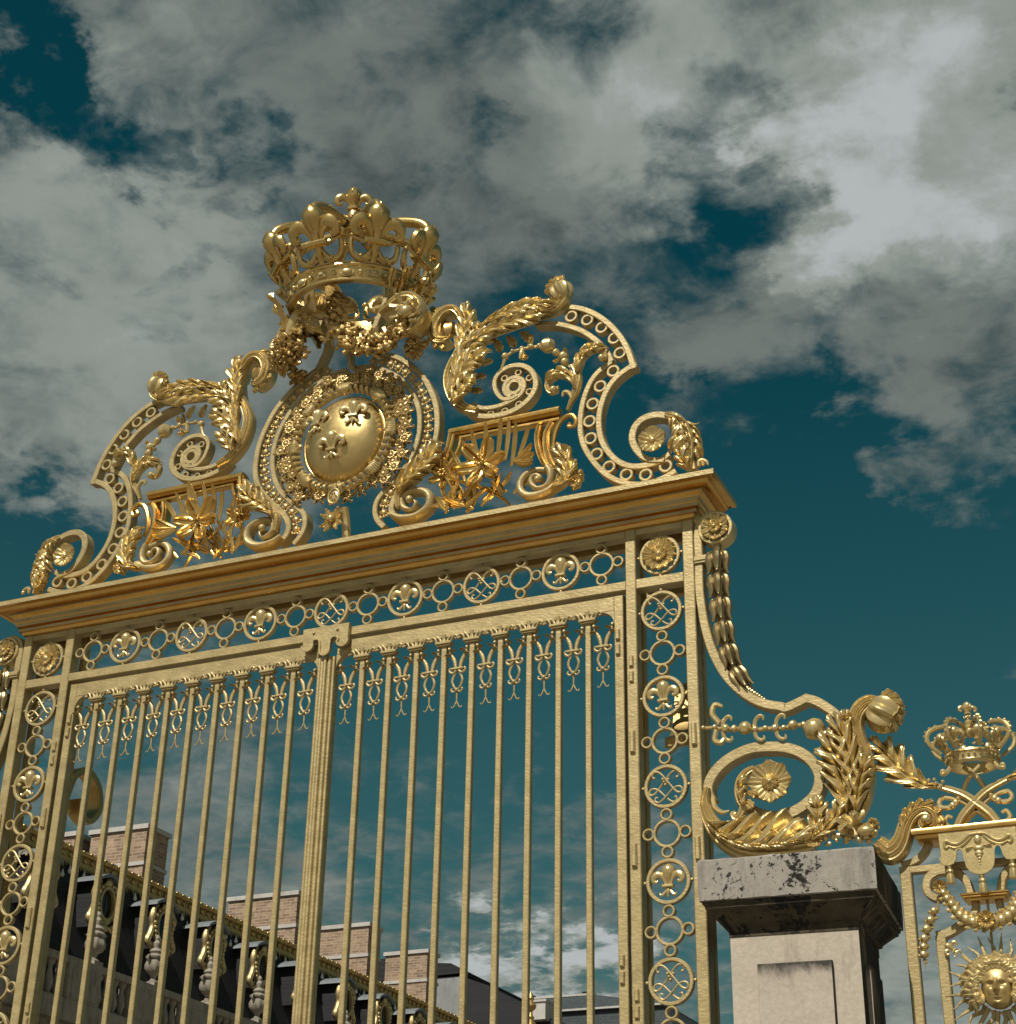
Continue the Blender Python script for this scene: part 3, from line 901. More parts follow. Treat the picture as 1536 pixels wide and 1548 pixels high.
# ------------------------------------------------------------------ the two leaves
def capital_mesh():
    m = MB()
    m.bar(-.054, .054, -.010, .008, -.022, .05, .004)
    m.bar(-.045, .045, -.020, -.010, -.014, .04, .003)
    m.fluted([(0, .008), (0, .03), (0, .055)], [.030, .022, .036], -.005, 2, .016)
    for q in (-1, 1):
        m.fluted([(q * .022, .008), (q * .028, .028), (q * .050, .050)], [.018, .013, .018], -.004, 1, .014)
        m.ptube([(q * .046, .004), (q * .060, .036), (q * .078, .044), (q * .088, .032), (q * .080, .022), (q * .073, .029)], -.004, [.006, .007, .007, .006, .005, .003], 6, 3)
    m.ball((-.091, -.004, .020), .008, n=7, m=5)
    return m
def pendant_mesh():
    m = MB()
    for q in (-1, 1):
        m.fluted([(q * .062, .148), (q * .047, .10), (q * .024, .055), (q * .014, .008)], [.014, .022, .024, .020], -.002, 1, .016)
        m.leaflet((q * .050, .112), PI / 2 + q * .9, .034, .016, -.012, q * .8, .01)
        m.leaflet((q * .044, .092), PI / 2 - q * 1.3, .034, .018, -.012, -q * .8, .01)
        m.ball((q * .058, -.006, .135), .011, n=7, m=5)
        m.ptube([(q * .006, -.006), (q * .024, -.026), (q * .044, -.022), (q * .053, -.006), (q * .046, .003), (q * .038, -.002)], -.006, [.006, .008, .008, .007, .007, .004], 6, 3)
        m.ptube([(q * .004, -.008), (q * .024, -.045), (q * .033, -.078), (q * .022, -.112), (q * .004, -.136)], 0, [.005, .008, .0085, .008, .005], 6, 4)
        m.ptube([(q * .002, -.134), (q * .018, -.150), (q * .034, -.142), (q * .036, -.130), (q * .029, -.128)], -.004, [.006, .006, .006, .006, .004], 6, 3)
        m.ptube([(0, -.205), (q * .008, -.226), (q * .020, -.246), (q * .032, -.247), (q * .034, -.238)], 0, [.004, .005, .004, .003, .003], 5, 3)
    m.bar(-.038, .038, -.006, .008, -.016, .03, .003)
    m.ball((0, -.006, -.138), .014, n=8, m=6)
    m.ptube([(0, -.145), (0, -.18), (0, -.21)], 0, [.007, .0055, .0045], 6, 2)
    return m
proto('capital', capital_mesh(), GOLD)
proto('pendant', pendant_mesh(), GOLD)

LY = .012
def leaf_gate(sg, label):
    t = thing('gate_leaf', label, 'gate leaf', (sg * 1.98, LY + .02, 0), 'pair of hinged gate leaves')
    m = MB()
    X0, X1 = .066, 1.978
    ZT = 5.7035
    def xs(u, v): return (min(sg * u, sg * v), max(sg * u, sg * v))
    m.bar(*xs(1.922, X1), .08, ZT, LY, .05, .004)
    m.bar(*xs(X0 + .0006, 1.922), 5.610, ZT - .001, LY + .001, .048, .004)
    m.bar(*xs(X0 + .0006, 1.922), .08, .20, LY + .001, .048, .004)
    m.bar(*xs(X0 + .0006, 1.922), 1.30, 1.38, LY + .001, .048, .004)
    # quarter-round spandrels in the two top corners
    for cx, d in ((1.922, -1), (X0, 1)):
        rr = .088
        # spandrel: the corner of the frame cut by a quarter circle
        arc = [(sg * (cx + d * (rr - rr * math.cos(PI / 2 * i / 10))), 5.611 - (rr - rr * math.sin(PI / 2 * i / 10))) for i in range(11)]
        cor = (sg * cx, 5.611)
        y0_, y1_ = LY + .002, LY + .046
        vs = [(cor[0], y0_, cor[1])] + [(q[0], y0_, q[1]) for q in arc] + [(cor[0], y1_, cor[1])] + [(q[0], y1_, q[1]) for q in arc]
        fl = (sg * d > 0)
        fs = []
        for i in range(1, 11):
            f1 = (0, i, i + 1); f2 = (12, 12 + i + 1, 12 + i); f3 = (i, 12 + i, 12 + i + 1, i + 1)
            fs += [tuple(reversed(f)) if fl else f for f in (f1, f2, f3)]
        m.add(vs, fs)
    m.build('leaf_frame', GOLD, t)
    bm = MB()
    bm.bar(-.0175, .0175, 0, 5.49, 0, .034, .004)
    bm.ball((0, .015, 5.485), .024, 1, .8, .5, 8, 5)
    key = 'bar%d' % sg
    proto(key, bm, GOLD)
    bxs = [.247 + i * .18825 for i in range(9)]
    for x in bxs:
        b = put('bar', key, t, (sg * x, LY + .008, .085))
        put('bar_capital', 'capital', b, (sg * x, LY + .008, 5.575))
    edges = [X0] + bxs + [1.922]
    for i in range(10):
        a_ = edges[i] + (.0175 if i else 0)
        b_ = edges[i + 1] - (.0175 if i < 9 else 0)
        put('pendant_ornament', 'pendant', t, (sg * (a_ + b_) / 2, LY + .018, 5.398))
    for zz in (5.451, 5.357, 3.566, 3.476):
        put('hinge_block', 'hinge', t, (sg * 1.945, LY - .016, zz))
    return t
leaf_r = leaf_gate(1, 'right-hand gilded gate leaf of nine square bars with sky behind them')
leaf_l = leaf_gate(-1, 'left-hand gilded gate leaf of nine square bars with palace roof behind and reeded central pole')
# reeded meeting stile, fixed to the left leaf
m = MB()
pr = []
reeds = [(-.0625, -.040, .000), (-.040, -.012, .010), (-.012, .012, .020), (.012, .040, .010), (.040, .0625, .0)]
pp = [(-.0625, .05)]
for a_, b_, up in reeds:
    w = (b_ - a_) / 2
    for i in range(7):
        an = PI - PI * i / 6
        pp.append(((a_ + b_) / 2 + (w - .0012) * math.cos(an), -up - .008 * math.sin(an)))
pp.append((.0625, .05))
m.sweep([(0, .08), (0, 3.0), (0, 5.60)], [(-q, d) for q, d in pp], LY - .004, 1.0, False, 1, True)
m.build('meeting_stile', GOLD, leaf_l, 50)

# ------------------------------------------------------------------ crest scroll on the cornice (right one; the left one is its mirror)
K = .03
crest = thing('crest_scroll', 'gilded openwork C-scroll with ring band, acanthus and lilies on the right end of the cornice', 'scrollwork', (1.5, K, 6.32), 'scroll crests on the cornice')
m = MB()
W_ = .040
m.band(T['c_out_a'][:-1] + [(2.066, 7.268)], W_, .075, K, ws=[.9, 1, 1, 1, 1.05])
m.band([(2.080, 7.303)] + T['c_out_b'][1:], W_, .075, K + .002)
m.band(T['c_in_a'], W_ * .95, .075, K + .001)
m.band(T['c_in_b'], W_ * .95, .075, K + .003)
band = m.build('ring_band', GOLD, crest)
for q in T['c_rings']:
    if 'cring' not in PROTO:
        rm = MB(); rm.ring(0, 0, .045, .019, .05, 0, 20); proto('cring', rm, GOLD)
    put('openwork_ring', 'cring', band, (q[0], K + .008, q[1]))
m = MB()
m.band(T['c_spiral'], .047, .085, K - .006, ws=[.7, 1, 1.05, 1, .9, .75])
m.build('end_spiral', GOLD, crest)
m = MB()
m.fluted(T['c_spleaf'], [.03, .06, .075, .075, .06, .05, .04], K - .008, 3, .03)
m.spray(T['c_spleaf'][1:6], K - .028, 5, [.085, .10, .085], .036, .9, .9, .03, (-1,), False)
m.spray(T['c_spleaf2'][:5], K - .022, 4, [.06, .05], .03, .8, .6, .03, (1, -1), True)
m.spray(T['c_spbase'], K - .018, 3, [.07, .05], .034, .6, .5, .02, (1, -1), True)
m.spray(T['c_spout'], K + .02, 5, [.05, .06, .05], .026, .8, -.6, .0, (1,), False)
for x, z in ((2.383, 6.70), (2.40, 6.66), (2.34, 6.61)): m.ball((x, K - .045, z), .020, n=8, m=6)
m.ptube([(2.405, 6.80), (2.445, 6.775), (2.470, 6.772), (2.482, 6.78)], K, [.008, .006, .004, .002], 6, 3)
m.ptube(T['c_curlend'], K - .01, [.012, .014, .013, .011, .007], 7, 4)
m.ball((2.505, K - .03, 6.468), .014, n=8, m=6)
m.build('acanthus_leaf', ORN, crest)
m = MB(); m.rosette(T['c_ros'][0], .088, K - .02, 5, 1, 1.15, .03)
m.build('rosette', ORN, crest)
m = MB()
m.band(T['c_vol_o'], .040, .075, K - .002, ws=[1, 1, 1, .95, .85, .75, .7])
m.band(T['c_vol_i'], .034, .075, K + .002, ws=[1, 1, 1, .95, .9, 1.1])
m.ring(1.240, 7.325, .062, .030, .07, K + .004, 24)
vol = m.build('inner_volute', GOLD, crest)
for q in T['c_vrings']:
    if 'vring' not in PROTO:
        rm = MB(); rm.ring(0, 0, .027, .014, .04, 0, 14); proto('vring', rm, GOLD)
    put('openwork_ring', 'vring', vol, (q[0], K + .012, q[1]))
# the S-shaped acanthus and its curled head
m = MB()
m.fluted(T['c_sleaf'], [.05, .075, .085, .085, .08, .07, .06, .055, .05, .05, .048, .046, .045, .04], K - .004, 4, .04, .05)
m.spray([(.845, 7.40), (.865, 7.52), (.915, 7.63), (.975, 7.70), (1.03, 7.73)], K - .045, 5, [.095, .105, .08], lift=.05)
m.spray([(.800, 7.30), (.845, 7.40), (.905, 7.49), (.965, 7.55), (1.01, 7.575)], K - .055, 5, [.085, .095, .075], lift=.05)
m.spray([(.835, 7.24), (.872, 7.30), (.915, 7.37), (.955, 7.42)], K - .06, 4, [.065, .075, .06], lift=.04)
m.spray([(.850, 7.58), (.868, 7.70), (.885, 7.80), (.905, 7.90), (.900, 7.97)], K - .035, 5, [.06, .08, .06], lift=.04)
m.spray([(.880, 7.66), (.935, 7.72), (.975, 7.775), (.985, 7.82)], K - .05, 4, [.05, .06, .045], lift=.04)
for (x, z, a_) in ((1.0, 7.70, .5), (1.03, 7.58, .1), (.98, 7.50, -.2), (.96, 7.40, -.3), (1.06, 7.74, .2)):
    m.leaflet((x - .07, z), a_, .10, .05, K + .045, .3, -.01)
m.build('acanthus_leaf', ORN, crest)
m = MB()
hk_ = [(.868, 7.86), (.850, 7.955), (.800, 8.020), (.735, 8.022), (.678, 7.970), (.655, 7.890), (.675, 7.815), (.725, 7.785), (.765, 7.80)]
m.fluted(hk_, [.045, .055, .065, .080, .090, .095, .090, .07, .04], K - .006, 3, .06, .07)
for i, (q, a_) in enumerate(along(hk_[3:8], 7)):
    m.leaflet((q[0] + .030 * math.sin(a_), q[1] - .030 * math.cos(a_)), a_ - .75, .055, .042, K - .035, .5, .0)
m.build('curled_leaf_head', ORN, crest)
m = MB()
m.ball((.742, K + .02, 7.895), .062, 1, .7, 1, 14, 8, 7, .08)
m.build('curl_heart', DEEP, crest)
m = MB()
m.fluted(T['c_tleaf'], [.05, .085, .10, .095, .08, .065, .05, .03], K - .012, 4, .045, .05)
m.fluted([(.95, 7.74), (1.06, 7.775), (1.18, 7.79), (1.30, 7.80), (1.40, 7.80)], [.04, .06, .06, .05, .03], K - .012, 3, .04, .04)
m.spray([(.94, 7.70), (1.05, 7.755), (1.17, 7.785), (1.29, 7.80), (1.39, 7.805)], K - .05, 6, [.075, .095, .085], lift=.05, sides=(-1, 1))
m.spray([(1.00, 7.79), (1.12, 7.835), (1.24, 7.865), (1.36, 7.875), (1.45, 7.865)], K - .058, 6, [.05, .065, .055], lift=.04)
for x, z, a_ in ((1.08, 7.74, -50), (1.17, 7.745, -42), (1.27, 7.755, -34)):
    m.leaflet((x, z), R(a_), .10, .06, K + .03, -.5, -.01)
m.build('acanthus_leaf', ORN, crest)
m = MB()
m.fluted([(1.38, 7.832), (1.48, 7.832), (1.55, 7.855), (1.595, 7.90), (1.60, 7.95)], [.03, .05, .07, .085, .08], K - .008, 4, .05, .05)
m.shell_head((1.578, 7.965), .078, R(110), K - .015, 8, .95)
for i in range(5):
    a_ = R(170 - i * 28)
    m.leaflet((1.572 + .045 * math.cos(a_), 7.975 + .045 * math.sin(a_)), a_ + .45, .055, .05, K - .055, .5, .0)
m.build('curled_leaf_head', ORN, crest)
# bead chain, small bracket leaves
m = MB()
m.ptube(T['c_beads'][1:], K + .01, [.010, .010, .012, .012, .010, .012, .012, .010], 7, 3)
for i, r in ((1, .026), (2, .013), (3, .017), (4, .02), (5, .018), (7, .028), (8, .036), (9, .030)):
    q = T['c_beads'][i]; m.ball((q[0], K, q[1]), r, n=9, m=6)
m.ball((T['c_beads'][6][0], K - .005, T['c_beads'][6][1]), .052, n=14, m=9, flut=7, fd=.05)
m.ptube([(1.176, 7.56), (1.165, 7.52), (1.150, 7.48), (1.135, 7.462), (1.12, 7.458)], K, [.015, .011, .008, .006, .003], 6, 3)
m.ptube([(1.30, 7.60), (1.292, 7.555), (1.285, 7.525)], K, [.014, .018, .012], 7, 3)
for a_, b_ in (((1.29, 7.515), (1.33, 7.53)), ((1.30, 7.515), (1.345, 7.50)), ((1.36, 7.61), (1.38, 7.66)), ((1.345, 7.62), (1.41, 7.655)), ((1.58, 7.48), (1.63, 7.50)), ((1.57, 7.45), (1.54, 7.44))):
    m.leaflet(a_, math.atan2(b_[1] - a_[1], b_[0] - a_[0]), .05, .03, K - .01, .6, .02)
m.ptube([(1.34, 7.615), (1.35, 7.66), (1.36, 7.70)], K + .02, [.016, .02, .012], 7, 3)
m.build('bead_chain', ORN, crest)
m = MB()
m.fluted(T['c_stem'], [.02, .035, .055, .06, .05, .03], K - .004, 3, .035)
m.fluted(T['c_stemR'], [.03, .042, .05, .048, .045, .04, .03, .02], K - .008, 3, .03)
m.fluted(T['c_stemL'], [.03, .045, .05, .048, .045, .035, .026, .018], K - .008, 3, .03)
m.ptube(T['c_stemhook'], K - .01, [.014, .016, .014, .009], 7, 3)
for q in (T['c_stemR'][-2], T['c_stemL'][-2]): m.ball((q[0] - .012, K - .03, q[1]), .026, n=9, m=6)
m.spray(T['c_stemR'][:5], K - .03, 3, [.05, .04], .024, .8, .4, .02, (1, -1), False)
m.spray(T['c_stemL'][:4], K - .03, 3, [.05, .04], .024, .8, .4, .02, (1, -1), False)
m.build('bracket_leaf', ORN, crest)
# moulded table frame
m = MB()
tp = [(-.030, .06), (-.030, .018), (-.022, .004), (-.012, .004), (-.008, -.012), (.008, -.014), (.012, -.004), (.022, -.004), (.030, .004), (.030, .06)]
m.sweep(T['t_top'], tp, K - .004, 1.0, False, 6)
m.sweep(T['t_left'], tp, K - .002, 1.0)
m.band(T['t_topin'], .022, .05, K + .004)
m.band(T['t_leftin'], .022, .05, K + .006)
m.sweep(T['t_r1'], tp, K + .0, [.7, .75, .8, .8, .7])
m.sweep(T['t_r2'], tp, K - .003, [.8, .85, .9, .95, .8, .5])
m.ptube(T['t_r3'], K - .0, [.012, .013, .014, .015, .016, .016, .017, .018, .018, .016, .012], 8, 4)
m.build('table_frame', CORN, crest)
m = MB()
m.fluted(T['t_vol'], [.05, .052, .050, .046, .042, .038, .034, .03, .026, .02], K - .03, 1, .03, .05)
m.fluted(T['t_vol2'], [.03, .04, .044, .046, .048, .05, .055, .06, .06, .04], K - .02, 1, .025, .05)
m.ball((T['t_vol'][-1][0], K - .055, T['t_vol'][-1][1]), .024, n=10, m=6)
m.build('foot_volute', GOLD, crest)
m = MB()
m.fluted(T['t_leafknob'], [.03, .06, .075, .06, .03], K - .03, 3, .035)
m.spray(T['t_leafknob'], K - .05, 5, [.07, .075, .06], .034, .9, .6, .03, (1, -1), False)
m.rosette(T['t_rose'][0], .055, K - .04, 5, 1, 1.2, .04)
m.rosette(T['t_rose2'][0], .045, K - .03, 5, 1, 1.2, .03)
m.spray([(1.66, 6.46), (1.69, 6.53), (1.70, 6.58)], K - .01, 4, [.05, .04], .03, .9, .4, .03)
m.build('acanthus_leaf', ORN, crest)

def lily(mb, c, r, y0, rot, tilt=.0, n=6):
    for i in range(n):
        a_ = rot + 2 * PI * i / n
        mb.leaflet((c[0] + r * .08 * math.cos(a_), c[1] + r * .08 * math.sin(a_)), a_, r * rng.uniform(.92, 1.05), r * .60, y0 - .008 * (i % 2), rng.uniform(-.15, .15), r * .45, r * .14, 8, 8, r * 2.6, .45, True)
    for i in range(6):
        a_ = rot + .5 + 2 * PI * i / 6
        e = (c[0] + r * .2 * math.cos(a_), c[1] + r * .2 * math.sin(a_))
        mb.tube([(c[0], y0, c[1]), (c[0] + r * .1 * math.cos(a_), y0 - r * .25, c[1] + r * .1 * math.sin(a_)), (e[0], y0 - r * .42, e[1])], [.004, .004, .004], 5, 2)
        mb.ball((e[0], y0 - r * .43, e[1]), .010, n=7, m=5)
    mb.ball((c[0], y0 - r * .1, c[1]), r * .09, n=8, m=6)
m = MB()
for q in range(34):
    bx = 1.08 + rng.uniform(-.30, .22)
    bz = 6.50 + rng.uniform(-.03, .1)
    a_ = R(rng.uniform(20, 160))
    m.leaflet((bx, bz), a_, rng.uniform(.10, .22), rng.uniform(.022, .036), K + rng.uniform(-.03, .05), rng.uniform(-.9, .9), rng.uniform(-.02, .08), .008, 8, 4, 0, .42, True)
for (x0, z0, x1, z1) in ((1.05, 6.80, 1.06, 7.06), (1.12, 6.80, 1.16, 7.08), (1.18, 6.80, 1.22, 7.08), (1.22, 6.75, 1.27, 7.02), (1.0, 6.78, .96, 7.02), (.95, 6.75, .93, 6.98), (1.28, 6.80, 1.36, 6.98), (.90, 6.70, .84, 6.94), (.86, 6.62, .78, 6.80)):
    m.leaflet((x0, z0), math.atan2(z1 - z0, x1 - x0), math.hypot(x1 - x0, z1 - z0), .034, K + rng.uniform(.0, .03), rng.uniform(-.25, .25), rng.uniform(.03, .10), .008, 9, 4, 0, .42, True)
m.build('strap_leaves', LILY, crest)
m = MB(); lily(m, T['lily'][0], .165, K - .06, .15)
m.build('lily', LILY, crest)
m = MB(); lily(m, T['lily'][1], .10, K + .0, .5)
m.build('lily', LILY, crest)
m = MB()
for a_ in (-.55, -.25, .05, .35):
    m.leaflet((1.265, 6.745), a_, .16, .048, K - .03, rng.uniform(-.3, .3), .05, .014, 8, 6, 0, .42, True)
m.build('lily', LILY, crest)
copy_thing(crest, (-1.5, K, 6.32), 'gilded openwork C-scroll with ring band, acanthus and lilies on the left end of the cornice', True, 'scroll crests on the cornice')
# ------------------------------------------------------------------ shield cartouche in the middle of the crest
cart = thing('shield_cartouche', 'gilded lyre-shaped cartouche with domed shield of three fleurs-de-lis and a collar of shells', 'coat of arms', (0, .04, 6.33))
KY = .03
m = MB()
for q in (1, -1):
    o_ = [(q * a, b) for a, b in T['k_out']]
    i_ = [(q * a, b) for a, b in T['k_in']]
    m.band(o_, .040, .085, KY, ws=[.8, 1, 1, 1, 1, 1.05])
    m.band(i_, .036, .085, KY + .003)
m.build('lyre_frame', GOLD, cart)
# repeating husk ornament between the rails
hm = MB()
hm.ball((0, -.006, .002), .020, 1.0, .9, 1.2, 9, 6)
for q in (-1, 1):
    hm.leaflet((q * .008, -.012), PI / 2 - q * 1.0, .034, .022, -.006, q * .9, .012, .006, 5, 4)
    hm.ptube([(q * .006, -.018), (q * .022, -.03), (q * .030, -.018), (q * .022, -.010)], -.004, [.006, .007, .007, .004], 6, 3)
hm.ball((0, -.008, -.030), .009, n=7, m=5)
hm.ball((0, -.006, .030), .008, n=7, m=5)
mid_r = [((a[0] + b[0]) / 2, (a[1] + b[1]) / 2) for a, b in zip(crom(T['k_out'], 4)[::4], crom(T['k_in'], 4)[::4])]
proto('husk', hm, COLL)
for q in (1, -1):
    for (x, a_) in along([T['k_in'][1]] and mid_r, 21, .03, .93):
        o = put('husk_ornament', 'husk', cart, (q * x[0], KY + .02, x[1]))
        o.rotation_euler = (0, -q * (a_ + PI / 2), 0)
# foot volutes with a rising leaf
for q in (1, -1):
    m = MB()
    v_ = [(q * a, b) for a, b in T['k_vol']]
    m.fluted(v_, [.04, .055, .062, .062, .058, .052, .048, .044, .04, .036, .03, .024], KY - .03, 1, .03, .06)
    m.ball((v_[-1][0] - q * .0, KY - .06, v_[-1][1] - .008), .026, n=10, m=6)
    m.build('foot_volute', GOLD, cart)
for q in (1, -1):
    m = MB()
    l_ = [(q * a, b) for a, b in T['k_leaf']]
    m.fluted(l_, [.04, .06, .065, .06, .05, .03], KY - .035, 3, .035)
    m.spray(l_[1:], KY - .055, 6, [.075, .10, .085], lift=.05, rel=.026)
    m.leaflet((q * .60, 6.80), PI / 2 - q * .3, .12, .06, KY - .05, -q * .4, .05)
    m.build('acanthus_leaf', ORN, cart)
# shield: domed oval
SX, SZ, SCX, SCZ = .298, .318, .012, 7.175
m = MB()
vs, fs = [], []
NR, NA = 14, 48
for i in range(NR + 1):
    r = i / NR
    y = .035 - .155 * math.sqrt(max(0, 1 - (r * .985) ** 2))
    for k in range(NA):
        a_ = 2 * PI * k / NA
        vs.append((SCX + SX * r * math.cos(a_) + 1e-5 * math.cos(a_), y, SCZ + SZ * r * math.sin(a_)))
for i in range(NR):
    for k in range(NA):
        j = (k + 1) % NA
        fs.append((i * NA + k, i * NA + j, (i + 1) * NA + j, (i + 1) * NA + k))
m.add(vs, fs)
m.tube([(SCX + (SX + .006) * math.cos(2 * PI * k / 40), .02, SCZ + (SZ + .006) * math.sin(2 * PI * k / 40)) for k in range(41)], .014, 7, 0)
shield = m.build('shield', gold('polished_gilding', (.52, .375, .15), (.62, .46, .20), .36, .06, 20, .92), cart, 60)
for (x, z, sc) in ((.135, 7.285, .116), (-.155, 7.285, .116), (-.005, 7.055, .122)):
    fm = MB(); fleur(fm, sc)
    o = fm.build('fleur_de_lis', ORN, None, 38, (0, 0, 0))
    o.parent = shield
    rr = math.hypot((x - SCX) / SX, (z - SCZ) / SZ)
    o.location = Vector((x, .035 - .155 * math.sqrt(max(.05, 1 - rr * rr)) - .012, z)) - org(shield)
    o.matrix_parent_inverse = Matrix()
    o.rotation_euler = (-(z - SCZ) * 1.1, 0, 0)
    o.rotation_euler[2] = (x - SCX) * 1.3
    o.scale = (1, .9, 1)
# order collar: rope loops, shells, bristling stars
rope = MB()
def oval(a_, k): return (SCX + (SX + k) * math.cos(a_), SCZ - .0 + (SZ + k) * math.sin(a_))
for i in range(48):
    a_ = 2 * PI * i / 48
    if (i % 6) in (0,): continue
    p = oval(a_ - .035, .030); q_ = oval(a_ + .035, .098); mm = oval(a_, .066)
    rope.tube([(p[0], -.01, p[1]), (mm[0], -.050, mm[1]), (q_[0], -.005, q_[1])], [.010, .015, .010], 6, 4)
rope.tube([(oval(2 * PI * k / 48, .066)[0], .01, oval(2 * PI * k / 48, .066)[1]) for k in range(49)], .020, 6, 0)
rope.build('twisted_collar', ORN, cart)
sh = MB()
for k in range(9):
    a_ = (k - 4) * .23
    sh.tube([(0, 0, -.045), (.05 * math.sin(a_), -.030, -.01), (.075 * math.sin(a_), -.012, .042 * math.cos(a_) - .004)], [.004, .011, .009], 6, 4)
sh.ball((0, -.004, -.045), .014, n=7, m=5)
sh.ball((0, .006, -.005), .05, 1, .4, .9, 10, 6)
proto('shell', sh, ORN)
for i in range(8):
    a_ = 2 * PI * i / 8
    x, z = oval(a_, .068)
    o = put('scallop_shell', 'shell', cart, (x, -.015, z))
    o.rotation_euler = (0, PI / 2 - a_, 0)
st = MB()
for k in range(11):
    a_ = 2 * PI * k / 11
    l_ = .05 if k % 2 else .036
    st.tube([(0, 0, 0), (l_ * .6 * math.cos(a_), -.016, l_ * .6 * math.sin(a_)), (l_ * math.cos(a_ + .25), -.010, l_ * math.sin(a_ + .25))], [.007, .008, .002], 5, 2)
    st.ball((.026 * math.cos(a_ + .3), -.020, .026 * math.sin(a_ + .3)), .0085, n=6, m=4)
st.ball((0, -.014, 0), .017, n=8, m=6)
for k in range(5):
    a_ = 2 * PI * k / 5 + .3
    st.leaflet((.01 * math.cos(a_), .01 * math.sin(a_)), a_, .05, .024, .006, .7, .02, .005, 5, 4)
proto('flamestar', st, COLL)
for ringk, (off, n_) in enumerate(((.120, 26), (.152, 28), (.188, 30))):
    for i in range(n_):
        a_ = 2 * PI * (i + .5 * ringk) / n_
        x = SCX + (SX + off) * math.cos(a_)
        z = SCZ + .005 + (SZ + off) * math.sin(a_)
        # keep inside the inner rails
        if math.sin(a_) < -.84 and ringk >= 1: continue
        w = .535 if z > 6.95 else .535 - (6.95 - z) * .72
        if abs(x) > w - .055: x = math.copysign(w - .055, x)
        if z > 7.665: z = 7.665
        o = put('flame_ornament', 'flamestar', cart, (x, .02 + rng.uniform(-.015, .015), z))
        o.rotation_euler = (0, rng.uniform(0, 6), 0)
        q = rng.uniform(.9, 1.2)
        o.scale = (q, q, q)
# pendant medal and cross
m = MB()
mx_, mz_ = T['k_medal'][0]
m.M = Matrix.Translation((mx_, -.06, mz_))
m.ball((0, 0, 0), .05, .8, .3, 1.1, 16, 8)
m.tube([(.040 * math.cos(2 * PI * k / 20), -.012, .054 * math.sin(2 * PI * k / 20)) for k in range(21)], .007, 6, 0)
for k in range(6): m.ball((.018 * math.cos(k * 1.05), -.016, .026 * math.sin(k * 1.05)), .008, n=6, m=4)
m.tube([(0, 0, .055), (0, 0, .10)], .012, 6, 1)
m.M = None
m.build('medal', ORN, cart)
m = MB()
cx_, cz_ = T['k_medal'][1]
for k in range(4):
    a_ = PI / 4 + PI / 2 * k
    for d in (-.22, .22):
        m.leaflet((cx_, cz_), a_ + d, .085, .032, -.05, d * .6, .012, .008)
        e = (cx_ + .088 * math.cos(a_ + d * 1.25), cz_ + .088 * math.sin(a_ + d * 1.25))
        m.ball((e[0], -.06, e[1]), .010, n=6, m=4)
    b_ = a_ + PI / 4
    m.leaflet((cx_, cz_), b_, .06, .03, -.04, .1, .01, .008)
m.ball((cx_, -.065, cz_), .028, n=10, m=6)
m.tube([(cx_ + .05, .0, cz_ + .10), (cx_ + .06, .03, cz_), (cx_ + .07, .05, cz_ - .2)], [.035, .03, .03], 8, 3)
m.build('cross_pendant', ORN, cart)
# the two upright rails that carry the crown
m = MB()
for q in (1, -1):
    m.band([(q * a, b) for a, b in ((.245, 7.80), (.215, 7.87), (.185, 7.96), (.192, 8.06), (.232, 8.16), (.262, 8.26))], .045, .07, KY - .02, ws=[1, 1, 1, .9, .8])
m.band([(0.03, 7.74), (.012, 7.86), (-.012, 7.98), (-.03, 8.10)], .036, .06, -.02)
m.build('crown_support', GOLD, cart)

# ------------------------------------------------------------------ royal crown
CR, TILT = .45, R(7)
crown = thing('royal_crown', 'large open gilded crown of tall fleurs-de-lis and arches topping the gate', 'crown', (0, .04, 8.23), None, (TILT, 0, 0))
ORG[crown.name] = Vector((0, 0, 0))     # parts below are built in the crown's own frame
def circ(r, z, n=64): return [(r * math.sin(2 * PI * k / n), -r * math.cos(2 * PI * k / n), z) for k in range(n + 1)]
m = MB()
bp = [(CR - .035, .0), (CR + .006, 0), (CR + .012, .008), (CR + .012, .020), (CR + .002, .026), (CR + .016, .100), (CR + .026, .106), (CR + .030, .118), (CR + .026, .130), (CR + .014, .134), (CR + .014, .146), (CR - .02, .146), (CR - .03, .1)]
n = 64
vs = [(r * math.sin(2 * PI * k / n), -r * math.cos(2 * PI * k / n), z) for r, z in bp for k in range(n)]
fs = []
for i in range(len(bp)):
    i2 = (i + 1) % len(bp)
    for k in range(n):
        j = (k + 1) % n
        fs.append((i * n + k, i * n + j, i2 * n + j, i2 * n + k))
m.add(vs, fs)
circlet = m.build('circlet', CROWNG, crown, 30)
def radial(k_, r, z): return Matrix.Rotation(k_, 4, 'Z') @ Matrix.Translation((0, -r, z))
gm = MB()
gm.box(-.034, .034, -.012, .01, -.026, .026, .008)
gm.box(-.020, .020, -.026, -.01, -.014, .014, .008)
em = MB()
em.ball((0, -.004, 0), .036, 1.15, .6, .75, 12, 7)
em.tube([(.046 * math.cos(2 * PI * q / 16), -.002, .032 * math.sin(2 * PI * q / 16)) for q in range(17)], .006, 6, 0)
pm = MB(); pm.ball((0, -.006, 0), .017, n=9, m=6)
proto('gem_sq', gm, ORN); proto('gem_ov', em, ORN); proto('gem_pl', pm, ORN)
for i in range(32):
    a_ = 2 * PI * i / 32
    key, nm = (('gem_sq', 'square_jewel') if i % 4 == 0 else ('gem_ov', 'oval_jewel') if i % 4 == 2 else ('gem_pl', 'pearl'))
    mt = radial(a_, CR + .008, .063)
    o = put(nm, key, circlet, mt.to_translation())
    o.rotation_euler = (R(-7), 0, a_)
fm = MB()
fleur(fm, .245)
fm.box(-.105, .105, -.085, .03, -.045, -.008, .008)
